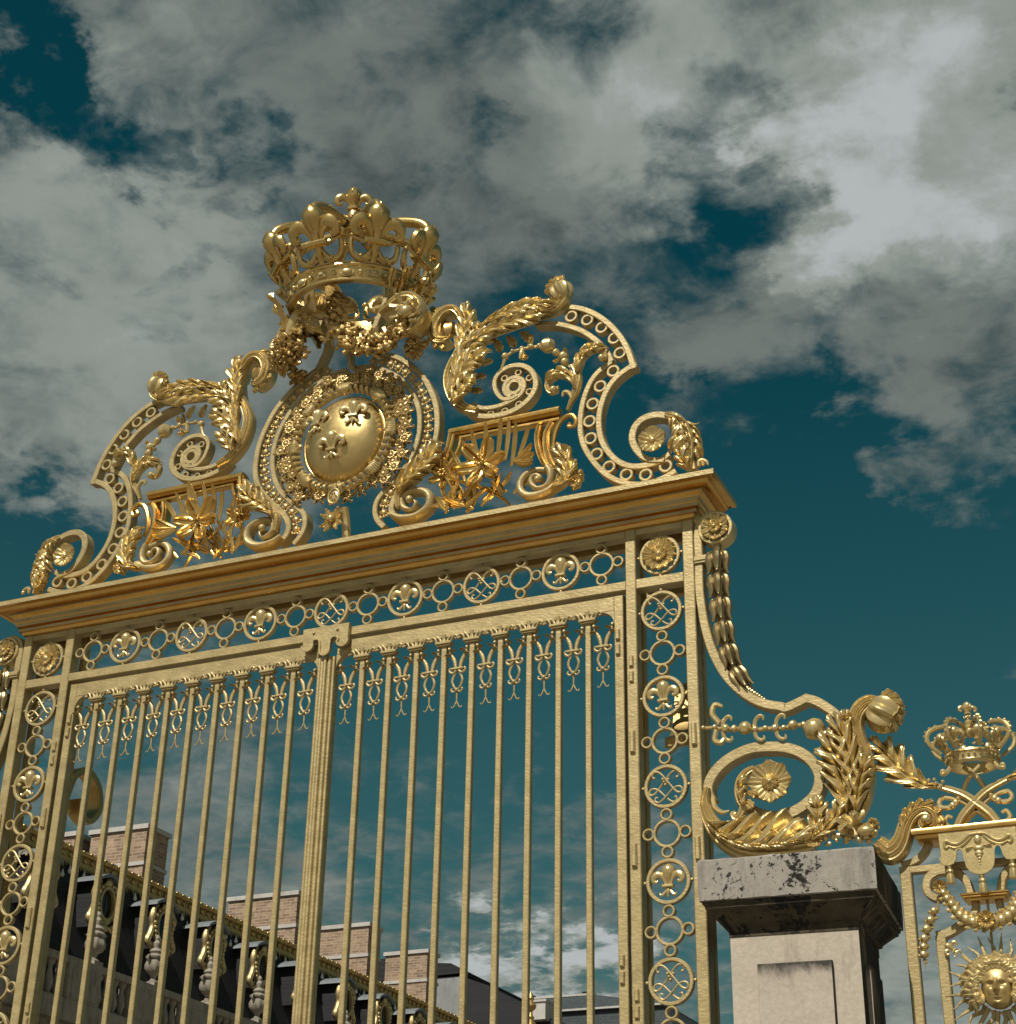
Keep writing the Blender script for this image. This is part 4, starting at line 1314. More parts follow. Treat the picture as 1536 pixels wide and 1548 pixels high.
for q in (-1, 1):     # C-scrolls joining the fleurs along the rim
    fm.tube([(q * .03, .01, -.13), (q * .10, .005, -.155), (q * .165, .01, -.125), (q * .185, .02, -.06), (q * .18, .03, -.01)], [.022, .024, .025, .023, .016], 8, 4)
    fm.tube([(q * .10, -.03, -.03), (q * .16, .005, -.012), (q * .19, .025, .0)], [.014, .015, .014], 6, 3)
fm.ball((.20, .03, .02), .030, n=10, m=7)
fm.v = [(a_ * .90, b_ * .92, c_) for a_, b_, c_ in fm.v]
proto('cfleur', fm, CROWNG)
for i in range(8):
    a_ = 2 * PI * i / 8
    mt = radial(a_, CR + .075, .300)
    o = put('fleur_de_lis', 'cfleur', crown, mt.to_translation())
    o.rotation_euler = (R(25), 0, a_)
    o.rotation_mode = 'XYZ'
am = MB()
arc = [(0, .05, -.14), (0, -.05, .02), (0, -.10, .14), (0, -.07, .25), (0, .08, .32), (0, .28, .35), (0, .49, .35)]
am.tube([(x, y, z) for x, y, z in arc], [.028, .032, .036, .038, .038, .034, .03], 10, 5, 1)
for t in range(0):
    P = crom(arc, 5)[4 + t * 3 if 4 + t * 3 < 30 else 29]
    am.ball((P[0], P[1] - .02, P[2] + .035), .016, n=7, m=5)
proto('carch', am, CROWNG)
for i in range(8):
    a_ = 2 * PI * i / 8
    mt = radial(a_, CR + .04, .29)
    o = put('crown_arch', 'carch', crown, mt.to_translation())
    o.rotation_euler = (0, 0, a_)
fm = MB()
fm.lathe([(.06, .60), (.09, .65), (.05, .70), (.06, .76), (.03, .82)], (0, 0, 0), (0, 0, 1), 14)
for k in range(2):
    fm.M = Matrix.Translation((0, 0, .845)) @ Matrix.Rotation(k * PI / 2 + .5, 4, 'Z')
    fleur(fm, .16)
fm.M = None
for i in range(8):
    a_ = 2 * PI * i / 8 + .3
    fm.tube([(.03 * math.cos(a_), .03 * math.sin(a_), .66), (.10 * math.cos(a_), .10 * math.sin(a_), .71), (.13 * math.cos(a_), .13 * math.sin(a_), .68)], [.02, .02, .01], 6, 3)
fm.build('finial', CROWNG, crown)
# leaf sprays clinging to both flanks of the rim
for q in (-1, 1):
    lm_ = MB()
    for i in range(4):
        lm_.M = Matrix.Rotation(q * R(66 + i * 17), 4, 'Z') @ Matrix.Translation((0, -CR - .015, .0)) @ Matrix.Rotation(R(16), 4, 'X')
        lm_.leaflet((0, -.10), PI / 2 + rng.uniform(-.2, .2), .16, .07, -.01, rng.uniform(-.3, .3), .04, .03)
        lm_.leaflet((-.06, -.02), PI / 2 + rng.uniform(-.6, .6), .13, .055, -.02, rng.uniform(-.5, .5), .05, .02)
        lm_.leaflet((.05, .0), PI / 2 + rng.uniform(-.5, .5), .14, .06, -.03, rng.uniform(-.4, .4), .06, .025)
    lm_.M = None
    lm_.build('leaf_border', CROWNG, crown)

# ------------------------------------------------------------------ garland, hoop, volute and flower balls between shield and crown
gar = thing('flower_garland', 'gilded swag of fruit and flowers looped under the crown between two hanging flower clusters', 'garland', (0, -.1, 8.0))
m = MB()
sw = crom([(x, y - .035 - .05 * math.sin(PI * i / 7)) for i, (x, y) in enumerate(T['w_swag'])], 6)
for i, (x, z) in enumerate(sw):
    t = i / (len(sw) - 1)
    r = .040 + .040 * math.sin(PI * t)
    for k in range(5):
        a_ = rng.uniform(0, 2 * PI)
        rr = rng.uniform(.4, 1) * r
        c = (x + rr * .7 * math.cos(a_), -.14 - .05 * math.sin(PI * t) - abs(rr * .6 * math.sin(a_ * 2)), z + rr * math.sin(a_))
        if rng.random() < .5:
            m.ball(c, rng.uniform(.016, .034), n=8, m=6)
        else:
            m.M = Matrix.Translation(c) @ Matrix.Rotation(rng.uniform(-.8, .8), 4, 'X') @ Matrix.Rotation(rng.uniform(-.8, .8), 4, 'Z')
            m.leaflet((0, 0), rng.uniform(0, 6), .075, .036, 0, rng.uniform(-.6, .6), .02, .008, 6, 4)
            m.M = None
m.build('swag', DEEP, gar)
m = MB()
m.M = Matrix.Translation((-.155, -.13, 8.265)) @ Matrix.Diagonal((1, 1, 1.15, 1))
hp = [(.098, -.075), (.112, -.080), (.122, -.05), (.126, 0), (.122, .05), (.112, .080), (.098, .075), (.106, .04), (.110, 0), (.106, -.04)]
AX = Vector((.80, -.55, -.12)).normalized(); UX = AX.orthogonal().normalized(); WX_ = AX.cross(UX)
n = 28
vs = [tuple(AX * h + (UX * math.cos(2 * PI * k / n) + WX_ * math.sin(2 * PI * k / n)) * r) for r, h in hp for k in range(n)]
fs = [(i * n + k, i * n + (k + 1) % n, ((i + 1) % len(hp)) * n + (k + 1) % n, ((i + 1) % len(hp)) * n + k) for i in range(len(hp)) for k in range(n)]
m.add(vs, fs)
m.M = None
m.build('ribbon_hoop', ORN, gar)
m = MB()
for (x, z, a_, l_) in ((-.09, 8.33, -1.3, .16), (-.06, 8.28, -1.0, .18), (-.02, 8.22, -.9, .18), (-.12, 8.24, -1.7, .14), (.02, 8.14, -.7, .16)):
    m.leaflet((x, z), a_, l_, .08, -.20, .4, .03, .025)
m.build('drapery_leaf', ORN, gar)
m = MB()
v_ = T['w_vol']
m.fluted(v_, [.05, .065, .07, .07, .068, .062, .055, .05, .045, .04, .03], -.13, 2, .05, .10)
m.ball((v_[-1][0] - .02, -.20, v_[-1][1] - .02), .05, n=10, m=7)
for i in range(16):
    m.M = Matrix.Translation((.53 + rng.uniform(-.08, .08), -.19, 7.95 + rng.uniform(-.09, .09))) @ Matrix.Rotation(rng.uniform(-.7, .7), 4, 'X')
    m.leaflet((0, 0), rng.uniform(0, 6), .08, .04, 0, rng.uniform(-.6, .6), .02, .008, 6, 4)
    m.M = None
m.build('foliage_volute', ORN, gar)
def cluster(name, c, r, nn, mat, sz=1.0):
    m = MB()
    m.ball(c, r * .8, 1, .9, sz, 12, 8)
    for i in range(nn):
        u = rng.uniform(-1, 1); a_ = rng.uniform(0, 2 * PI)
        s_ = math.sqrt(1 - u * u)
        dv = Vector((s_ * math.cos(a_), -abs(s_ * math.sin(a_)) * .9, u * sz))
        p_ = Vector(c) + dv * r * rng.uniform(.85, 1.05)
        m.M = Matrix.Translation(p_) @ Matrix.Rotation(-dv.z * .8, 4, 'X') @ Matrix.Rotation(dv.x, 4, 'Z')
        k = rng.random()
        if k < .35: m.ball((0, 0, 0), rng.uniform(.014, .026), n=7, m=5)
        else:
            b0 = rng.uniform(0, 6)
            for j in range(3):
                m.leaflet((0, 0), b0 + j * 2.1, rng.uniform(.04, .06), .030, 0, .5, .02, .008, 5, 4)
        m.M = None
    m.build(name, mat, gar)
cluster('flower_ball', (-.42, -.10, 7.90), .125, 90, DEEP, 1.15)
m = MB()
m.tube([(-.36, -.06, 8.20), (-.46, -.09, 8.14), (-.54, -.08, 8.03), (-.55, -.08, 7.92)], [.035, .03, .026, .02], 8, 4)
m.tube([(-.30, -.09, 8.26), (-.34, -.12, 8.17), (-.40, -.12, 8.06), (-.42, -.10, 7.96)], [.06, .065, .05, .03], 9, 4)
for i in range(10):
    m.leaflet((-.36 + rng.uniform(-.04, .04), 8.12 + rng.uniform(-.08, .08)), rng.uniform(3.5, 6), .09, .04, -.16, rng.uniform(-.5, .5), .02)
m.build('scroll_stem', ORN, gar)
cluster('flower_drop', (.53, -.02, 7.76), .05, 32, DEEP, 1.5)
cluster('flower_drop', (-.40, .0, 7.76), .035, 18, DEEP, 1.2)
cluster('flower_drop', (.10, -.06, 7.90), .05, 26, DEEP, 1.5)
m = MB()
for i in range(12):
    m.M = Matrix.Translation((rng.uniform(-.12, .3), -.16, 7.80 + rng.uniform(-.06, .1)))
    m.leaflet((0, 0), rng.uniform(0, 6), .09, .045, 0, rng.uniform(-.6, .6), .03, .008, 6, 4)
    m.M = None
m.build('leaf_knot', DEEP, gar)

# ------------------------------------------------------------------ side consoles
BX, BZ = 2.44, 4.0
cons = thing('scroll_console', 'gilded scrolled console with oval volute and acanthus on the stone pier, right of the gate', 'scroll bracket', (BX, .03, BZ), 'scrolled consoles flanking the gate')
m = MB()
m.band(T['b_bar'] + T['b_bar2'][5:-1] + [(3.045, 4.908)], .050, .075, .0, ws=[.6, .85, 1, 1, 1, 1, 1, 1.02, 1.05, 1.05, 1.05, 1.05, 1.05, 1.05, 1.05])
m.band([(3.026, 4.905)] + T['b_bar3'][1:], .052, .075, .001, ws=[1, 1, .95, .85])
m.bar(2.428, 2.52, 5.815, 5.865, -.012, .09, .004)
m.bar(2.428, 2.515, 5.83, 5.85, -.018, .02, .003)
m.build('bracket_bar', GOLD, cons)
m = MB()
rx, rz = T['b_ros'][0]
m.ring(rx, rz, .105, .022, .10, -.015, 28)
m.lathe([(.085, .0), (.085, .03)], (rx, .05, rz), (0, -1, 0), 20)
m.rosette((rx, rz), .085, -.012, 6, 0, 1.1, .02)
m.rosette((rx, rz), .042, -.03, 5, 0, 1.1, .01)
m.build('rosette', ORN, cons)
m = MB()
bl = T['b_bells']
m.tube([(bl[0][0], .02, bl[0][1] + .07), (bl[0][0], .02, bl[0][1] + .0)], [.028, .022], 8, 2)
hk = along(bl[0:8], 7)
for i in range(6):
    a_, b_ = hk[i][0], hk[i + 1][0]
    L_ = math.dist(a_, b_)
    m.husk((a_[0], .02, a_[1]), (b_[0] - a_[0], 0, b_[1] - a_[1]), L_ * .98, .062 - .003 * i)
tail = crom(bl[7:], 4)
for i, q in enumerate(tail): m.ball((q[0], .02, q[1]), max(.004, .018 - .0014 * i), n=7, m=5)
m.build('bellflower_drop', BELL, cons)
m = MB()
m.band(T['b_oval'], .060, .085, -.004, ws=[.6, .8, .95, 1, 1, 1, 1, 1, 1, 1, 1, 1, 1, 1, 1, 1, 1, .95, .9, .8])
m.build('oval_scroll', GOLD, cons)
m = MB()
m.fluted(T['b_inner'], [.06, .07, .065, .06, .05, .035], -.015, 3, .03)
m.spray(T['b_inner'][:4], -.035, 4, [.06, .055, .045], .03, .8, .5, .03, (-1,), False)
m.ptube(T['b_hookL'], -.01, [.014, .016, .014, .005], 7, 4)
m.fluted(T['b_hookR'], [.06, .05, .04, .035, .02], -.02, 2, .03)
m.leaflet((2.66, 4.36), -.6, .09, .05, -.04, -.3, .04)
m.leaflet((2.68, 4.40), -.3, .08, .045, -.04, -.3, .04)
m.build('inner_leaf', ORN, cons)
m = MB(); m.rosette(T['b_ros2'][0], .118, -.03, 8, 0, 1.25, .03); m.rosette(T['b_ros2'][0], .05, -.05, 6, 0, 1.0, -.01)
m.build('rosette', ORN, cons)
m = MB()
m.fluted(T['b_base'], [.03, .05, .075, .10, .12, .13, .13, .13, .12, .10], -.02, 4, .045, .05)
m.spray([(2.46, 4.26), (2.55, 4.165), (2.68, 4.11), (2.84, 4.095), (3.00, 4.10)], -.06, 8, [.11, .17, .19, .16], lift=.05, sides=(1,), rel=.026, sweep=.2)
m.spray([(2.52, 4.17), (2.66, 4.095), (2.82, 4.075), (2.98, 4.08)], -.085, 6, [.06, .09, .10, .08], lift=.05, sides=(1,), rel=.022, sweep=.2)
for x, z, r in ((3.045, 4.10, .036),): m.rosette((x, z), r * 1.6, -.08, 7, 0, 1.2, .02)
m.spray([(3.03, 4.09), (3.06, 4.17), (3.075, 4.25), (3.07, 4.29)], -.075, 4, [.05, .07, .05], lift=.04, notch=.6)
m.spray([(3.03, 4.085), (3.10, 4.13), (3.16, 4.19), (3.19, 4.25)], -.085, 4, [.05, .065, .05], lift=.04, notch=.6)
m.build('acanthus_base', ORN, cons)
m = MB()
m.fluted(T['b_stem'], [.12, .125, .12, .105, .09, .085, .085, .08, .085, .095, .10, .09, .06], -.01, 4, .055, .06, 7)
m.spray([(3.215, 4.20), (3.215, 4.32), (3.205, 4.43), (3.19, 4.52), (3.165, 4.60)], -.07, 6, [.09, .115, .11, .08], lift=.06, rel=.028)
m.spray([(3.265, 4.28), (3.27, 4.40), (3.262, 4.50), (3.245, 4.60), (3.215, 4.68)], -.085, 6, [.075, .09, .085, .06], lift=.06, rel=.026)
m.spray([(3.275, 4.20), (3.292, 4.30), (3.318, 4.39), (3.345, 4.46)], -.09, 5, [.06, .075, .06], lift=.05, rel=.024)
m.spray([(3.235, 4.60), (3.245, 4.66), (3.25, 4.72), (3.252, 4.76)], -.05, 3, [.04, .05, .04], lift=.03)
m.build('acanthus_stem', ORN, cons)
m = MB()
m.shell_head((3.452, 4.752), .098, R(-32), -.005, 8, 1.0)
for i in range(7):
    a_ = R(78 - i * 24)
    m.leaflet((3.440 + .052 * math.cos(a_), 4.765 + .052 * math.sin(a_)), a_ - .45, .075, .056, -.062, -.6, -.02)
m.build('curled_leaf_head', ORN, cons)
m = MB()
m.fluted(T['b_tail'], [.11, .125, .12, .10, .09, .085, .08, .075, .07, .06, .055, .05, .04, .03], .06, 4, .05, .06, 7)
m.ball((T['b_tail'][-1][0], .01, T['b_tail'][-1][1] - .012), .028, n=9, m=6)
for i, (q, a_) in enumerate(along(T['b_tail'][4:10], 8)):
    m.leaflet((q[0] - .012 * math.sin(a_), q[1] + .012 * math.cos(a_)), a_ + .5, .055, .046, .02, -.5, .01)
m.build('tail_scroll', ORN, cons)
m = MB()
for fx, fz, rr in ((3.25, 4.145, .085), (3.325, 4.10, .05), (3.36, 4.13, .04)):
    for i in range(16):
        m.M = Matrix.Translation((fx, -.09, fz)) @ Matrix.Rotation(rng.uniform(-1, .6), 4, 'X') @ Matrix.Rotation(rng.uniform(-.9, .9), 4, 'Z')
        m.leaflet((0, 0), 2 * PI * i / 9 + rng.uniform(-.2, .2), rr * rng.uniform(.7, 1.1), rr * .62, 0, .3, rr * .4, .01, 6, 4)
        m.M = None
for i in range(20):
    m.ball((3.10 + i * .014 + rng.uniform(-.01, .01), -.08 + rng.uniform(-.02, .02), 4.065 + rng.uniform(-.015, .03)), rng.uniform(.010, .02), n=7, m=5)
m.ball((3.325, -.12, 4.095), .04, 1.2, .9, .7, 10, 7)
m.build('flower', ORN, cons)
m = MB()
bb = T['b_beads']
m.ptube(bb, .0, [.010, .012, .013, .013, .012, .012, .012, .012], 7, 3)
for i, r in enumerate((.012, .016, .02, .022, .030, .020, .016, .024, .016, .028, .018, .050, .026, .026)):
    if i == 11: m.ball((bb[i][0], -.02, bb[i][1] - .012), .060, n=16, m=10, flut=8, fd=.05, ax=(0, -1, .4))
    elif i == 4 or i == 2: m.ball((bb[i][0], -.01, bb[i][1]), r * 1.25, n=14, m=8, flut=6, fd=.06, ax=(1, 0, 0))
    else: m.ball((bb[i][0], -.01, bb[i][1]), r, n=9, m=6)
for (x, z) in ((2.56, 4.78), (2.74, 4.76), (2.86, 4.75)):
    for q in (1, -1):
        m.ptube([(x, z), (x + .005, z + q * .045), (x + .03, z + q * .07), (x + .05, z + q * .062), (x + .048, z + q * .045)], -.01, [.012, .012, .012, .009, .005], 6, 3)
m.ptube(T['b_curls'][:4], -.01, [.016, .018, .016, .010], 7, 4)
m.ptube(T['b_curls'][4:], -.01, [.016, .016, .018, .010], 7, 4)
m.build('bead_baluster', ORN, cons)
copy_thing(cons, (-BX, .03, BZ), 'gilded scrolled console cut by the left edge, its bellflower drop beside the left post', True, 'scrolled consoles flanking the gate')

# rear buttress scrolls, set square to the gate behind each post
def rear(sg, label):
    t = thing('scroll_buttress', label, 'buttress', (sg * 2.21, .25, 0), 'buttress scrolls behind the gate posts')
    m = MB()
    m.M = Matrix.Translation((sg * 2.21, 0, 0)) @ Matrix.Rotation(PI / 2, 4, 'Z')
    # in this frame x = depth behind the gate, y = -(across)
    sp = [(.20, 4.82), (.29, 4.88), (.35, 4.97), (.38, 5.08), (.44, 5.23), (.57, 5.29), (.70, 5.22), (.74, 5.07), (.65, 4.96), (.54, 4.99), (.51, 5.08)]
    m.band(sp, .050, .10, -.05, ws=[1, 1, 1, 1, 1, 1, 1, 1, .9, .75, .55])
    m.M = None
    m.bar(sg * 2.21 - .06, sg * 2.21 + .06, 4.80, 4.86, .204, .03, .004)
    m.build('buttress_scroll', DEEP, t)
rear(1, 'dark gilded scroll buttress seen behind the right openwork post')
rear(-1, 'dark gilded scroll buttress seen just inside the left openwork post')

# ------------------------------------------------------------------ stone pier
PX, PY, PROT = 2.940, .02, R(4)
pier = thing('stone_pier', 'weathered limestone pier with soot-and-shade-toned mouldings and lichen-spotted cap under the right console', 'pier', (PX, PY, 0), None, (0, 0, PROT))
ORG[pier.name] = Vector((0, 0, 0))
def sq_loft(m, rows):
    vs = []
    fs = []
    for (h, z) in rows: vs += [(-h, -h, z), (h, -h, z), (h, h, z), (-h, h, z)]
    for i in range(len(rows) - 1):
        for k in range(4):
            j = (k + 1) % 4
            fs.append((i * 4 + k, i * 4 + j, i * 4 + 4 + j, i * 4 + 4 + k))
    fs += [(3, 2, 1, 0), tuple((len(rows) - 1) * 4 + k for k in range(4))]
    m.add(vs, fs)
HS = .32
m = MB(); sq_loft(m, [(.45, 0), (.45, .5), (.42, .56), (HS, .60), (HS, 3.56)])
SOOT_SHADE = (ST_SOOT_SHADE, lambda pl: pl.normal.x > .6)  # right-hand faces take the stone with soot and shade in its colour
shaft = m.build('shaft', ST_SHAFT, pier, 0, None, SOOT_SHADE)
m = MB()
for k in range(4):
    m.M = Matrix.Rotation(k * PI / 2, 4, 'Z')
    m.box(-.185, .185, -HS - .028, -HS + .01, .75, 3.415, .004)
m.M = None
m.build('raised_panel', ST_PANEL, shaft, 0, None, SOOT_SHADE)
m = MB(); sq_loft(m, [(HS - .01, 3.555), (HS + .004, 3.56), (HS + .004, 3.605), (HS + .022, 3.612), (HS + .022, 3.622), (HS + .028, 3.628), (HS + .040, 3.640), (HS + .060, 3.658), (HS + .085, 3.680), (HS + .100, 3.688), (HS + .102, 3.702), (HS + .110, 3.706), (HS + .112, 3.721)])
m.build('moulding', ST_MOULD, pier, 0, None, SOOT_SHADE)
m = MB()
# capstone: slightly broken arrises
N_ = 14
rows = []
def capring(h, z, jit):
    out = []
    for k in range(4):
        for i in range(N_):
            t = -1 + 2 * i / N_
            p = [(t, -1), (1, t), (-t, 1), (-1, -t)][k]
            out.append((p[0] * h + rng.uniform(-jit, jit), p[1] * h + rng.uniform(-jit, jit), z + rng.uniform(-jit, jit)))
    return out
rows = [capring(.432, 3.719, .001), capring(.445, 3.723, .002), capring(.446, 3.80, .0015), capring(.446, 3.89, .0015), capring(.445, 3.924, .003), capring(.434, 3.933, .003)]
n4 = 4 * N_
vs = [q for r in rows for q in r]
fs = []
for i in range(len(rows) - 1):
    for k in range(n4):
        j = (k + 1) % n4
        fs.append((i * n4 + k, i * n4 + j, (i + 1) * n4 + j, (i + 1) * n4 + k))
fs += [tuple(range(n4 - 1, -1, -1)), tuple((len(rows) - 1) * n4 + k for k in range(n4))]
m.add(vs, fs)
m.build('capstone', ST_CAP, pier, 30, None, SOOT_SHADE)
# ------------------------------------------------------------------ railing panel right of the pier
FX, FY = 3.857, .08
def both(P): return [P, [(2 * FX - a, b) for a, b in P]]
fence = thing('railing_panel', 'gilded railing panel with sun face mask and tasselled pelmet, right of the stone pier', 'railing', (FX, FY, 0))
m = MB()
for P in both([(3.4665, 0), (3.4665, 3.948)]): m.band(P, .058, .05, FY, n=1, raw=True)
m.bar(3.4375, 2 * FX - 3.4375, 3.912, 3.9485, FY + .002, .046, .004)
for P in both(T['f_brace'][::-1]): m.band(P, .036, .045, FY + .003)
for P in both([(3.625, 0), (3.612, 3.585)]): m.band(P, .052, .05, FY + .001, n=1, raw=True)
for P in both([(3.590, 3.588), (3.631, 3.591), (3.671, 3.606), (3.735, 3.64)]): m.band(P, .044, .048, FY + .004)
for P in both(T['f_loop2'][::1]): m.band(P, .040, .05, FY - .002, ws=[1, 1.1, 1.1, 1.1, 1.05, 1, .95, .8])
for P in both([(3.700, 3.905), (3.735, 3.888), (3.768, 3.845), (3.782, 3.79), (3.785, 3.765)]): m.band(P, .040, .05, FY + .001)
for P in both([(3.80, 3.735), (3.795, 3.70), (3.775, 3.665), (3.74, 3.64)]): m.band(P, .036, .045, FY + .002)
m.bar(FX - .005, FX + .007, 3.33, 3.735, FY + .01, .012, .002)
m.build('panel_frame', GOLD, fence)
m = MB()
tr_ = [(.0, 4.058), (.012, 4.064), (.018, 4.080), (.030, 4.085), (.034, 4.100), (.030, 4.112), (.016, 4.118)]
vs, fs = [], []
hw = 2 * FX - 3.529 - FX
for o_, z in tr_:
    x_ = hw - .035 + o_
    vs += [(FX - x_, FY - .055 - o_, z), (FX + x_, FY - .055 - o_, z), (FX + x_, FY + .10 + o_, z), (FX - x_, FY + .10 + o_, z)]
for i in range(len(tr_) - 1):
    for k in range(4):
        j = (k + 1) % 4
        fs.append((i * 4 + k, i * 4 + j, i * 4 + 4 + j, i * 4 + 4 + k))
fs += [(3, 2, 1, 0), tuple((len(tr_) - 1) * 4 + k for k in range(4))]
m.add(vs, fs)
m.build('tray', CORN, fence, 40)
m = MB()
sh_ = [(-.060, 0), (.0, .012), (.006, .020), (.006, .028)]
m.add([], [])
for (z0, z1, h_) in ((3.735, 3.750, .10), (3.750, 3.762, .112), (3.762, 3.772, .118)):
    m.box(FX - h_, FX + h_, FY - .035 - (h_ - .10), FY + .06, z0, z1, .003)
m.build('small_shelf', CORN, fence)
# pelmet with three tongues and tassels
def tongue(cx, w, zt, zb, n=10):
    return [(cx - w + 2 * w * 0, zt)]
pel = [(3.664, 4.085), (3.664, 3.955), (3.668, 3.93), (3.682, 3.916), (3.703, 3.913), (3.725, 3.920), (3.738, 3.94), (3.742, 3.965), (3.748, 3.985), (3.762, 3.992), (3.776, 3.985), (3.783, 3.965), (3.786, 3.93), (3.792, 3.895), (3.808, 3.872), (3.832, 3.858), (FX, 3.853)]
pel = pel + [(2 * FX - a, b) for a, b in pel[:-1][::-1]]
m = MB()
m.plate(pel, FY - .078, .018, .004)
m.sweep(pel[1:-1], [(-.005, .003), (-.004, -.005), (.004, -.005), (.005, .003)], FY - .080, 1.0, False, 1, True)
# relief: swag scrolls and central bell-drop
for q in (1, -1):
    rp = [(FX + q * a, b) for a, b in ((.0, 4.06), (.04, 4.055), (.07, 4.03), (.10, 4.015), (.13, 4.02), (.155, 4.035), (.168, 4.02), (.16, 4.0), (.145, 4.008))]
    m.ptube(rp, FY - .082, [.007, .008, .009, .009, .009, .009, .008, .007, .004], 6, 3)
    m.ptube([(FX + q * a, b) for a, b in ((.03, 4.045), (.07, 4.01), (.11, 3.995), (.15, 4.01))], FY - .081, [.005, .007, .007, .004], 6, 3)
    m.leaflet((FX + q * .02, 3.995), (0 if q > 0 else PI) - q * .1, .045, .018, FY - .08, .3, .01, .005, 5, 4)
m.ball((FX, FY - .08, 4.03), .02, 1, .6, 1.2, 10, 6)
m.ball((FX, FY - .08, 3.985), .017, 1.6, .6, .8, 10, 6)
for i, (z, r) in enumerate(((3.96, .018), (3.948, .013), (3.932, .009), (3.917, .006), (3.904, .004))):
    m.ball((FX, FY - .08, z), r, 1.3 if i < 2 else 1, .6, .8, 8, 5)
pelmet = m.build('pelmet', ORN, fence)
ts = MB()
ts.ball((0, 0, -.008), .013, n=9, m=6)
ts.lathe([(.006, -.018), (.016, -.024), (.018, -.034), (.012, -.044), (.017, -.048), (.023, -.092), (.021, -.096)], (0, 0, 0), (0, 0, 1), 20, 10, .06)
proto('tassel', ts, ORN)
for x, z in ((3.703, 3.914), (FX, 3.853), (2 * FX - 3.703, 3.914)): put('tassel', 'tassel', pelmet, (x, FY - .07, z))
# swag of beads with rosettes and side drops
m = MB()
sw = along(T['f_swag'][0:7] + [(2 * FX - a, b) for a, b in T['f_swag'][0:6][::-1]], 19)
for i, (q, a_) in enumerate(sw):
    u = abs(i - 9) / 9
    if i in (0, 18): continue
    r = .029 - .012 * u ** 2
    m.ball((q[0], FY - .05, q[1]), r, 1, 1, 1, 10, 7)
    for k in range(4):
        d = a_ + PI / 2 + k * PI / 2 + .5
        m.leaflet((q[0] + r * .7 * math.cos(d), q[1] + r * .7 * math.sin(d)), d + .7, r * 1.3, r * .9, FY - .05, .6, .01, .004, 5, 4)
for q in (1, -1):
    x = FX + q * (T['f_swag'][0][0] - FX) * -1
    m.rosette((x, 3.815), .036, FY - .04, 7, 0, 1.2, .02)
    m.tube([(x, FY - .05, 3.812), (x - q * .03, FY - .055, 3.745)], [.006, .006], 6, 1)
m.rosette((FX, 3.625), .045, FY - .075, 7, 1, 1.2, .02)
m.build('bead_swag', ORN, fence)
for P in both([(3.628, 3.765), (3.618, 3.724), (3.60, 3.70), (3.578, 3.655), (3.556, 3.612), (3.540, 3.566), (3.533, 3.525), (3.529, 3.487)]):
    m = MB()
    m.ptube(P, FY - .03, .006, 6, 3)
    for i, q in enumerate(P[2:]):
        m.ball((q[0], FY - .04, q[1]), (.018, .022, .023, .022, .021, .02)[i], n=9, m=6)
        for k in range(3):
            d = k * 2.1 + .4
            m.leaflet((q[0], q[1] - .012), d, .034, .02, FY - .03, .7, .01, .004, 5, 4)
    for i in range(4): m.ball((P[-1][0] + .001, FY - .035, P[-1][1] - .028 - i * .013), .008 - .0014 * i, n=6, m=4)
    m.build('bead_drop', ORN, fence)
# sun mask with rays
sunc = (3.868, 3.302)
m = MB()
fw, fh = .074, .098
NU, NV = 30, 36
vs, fs = [], []
def gs(x, z, cx, cz, sx, sz): return math.exp(-((x - cx) / sx) ** 2 - ((z - cz) / sz) ** 2)
for i in range(NV + 1):
    v = -1 + 2 * i / NV
    for j in range(NU + 1):
        u = -1 + 2 * j / NU
        # squarer forehead, tapering chin
        wid = math.sqrt(max(0, 1 - v * v)) ** .75 * (1 if v > 0 else 1 - .16 * v * v)
        x = u * wid
        d = .070 * math.sqrt(max(0, 1 - (x * .96) ** 2)) * math.sqrt(max(0, 1 - (v * .93) ** 2)) ** .8
        X, Z = x, v
        d += .024 * gs(X, Z, 0, -.06, .13, .26) + .010 * gs(X, Z, 0, .12, .10, .22)      # nose
        d += .012 * gs(X, Z, 0, -.17, .12, .07)
        d += .006 * (gs(X, Z, .14, -.21, .06, .05) + gs(X, Z, -.14, -.21, .06, .05))     # nostrils
        for q in (-1, 1):
            d -= .020 * gs(X, Z, q * .38, .10, .20, .10)                                   # sockets
            d += .013 * gs(X, Z, q * .38, .085, .13, .055)                                 # eyeballs
            d -= .005 * gs(X, Z, q * .38, .040, .15, .02)
            d += .010 * gs(X, Z, q * .36, .27, .26, .06)                                   # brows
            d += .008 * gs(X, Z, q * .48, -.20, .22, .20)                                  # cheeks
        d -= .010 * gs(X, Z, 0, -.46, .24, .022)                                           # mouth
        d += .010 * gs(X, Z, 0, -.41, .20, .05) + .012 * gs(X, Z, 0, -.53, .17, .05)       # lips
        d -= .007 * gs(X, Z, 0, -.64, .2, .05)
        d += .012 * gs(X, Z, 0, -.80, .22, .12)                                            # chin
        vs.append((sunc[0] + x * fw, FY - .02 - d, sunc[1] + v * fh))
for i in range(NV):
    for j in range(NU):
        k = NU + 1
        fs.append((i * k + j, i * k + j + 1, (i + 1) * k + j + 1, (i + 1) * k + j))
m.add(vs, fs)
m.ball((sunc[0], FY + .0, sunc[1]), .085, 1, .5, 1.15, 16, 10)
face = m.build('sun_face', COLL, fence, 80)
m = MB()
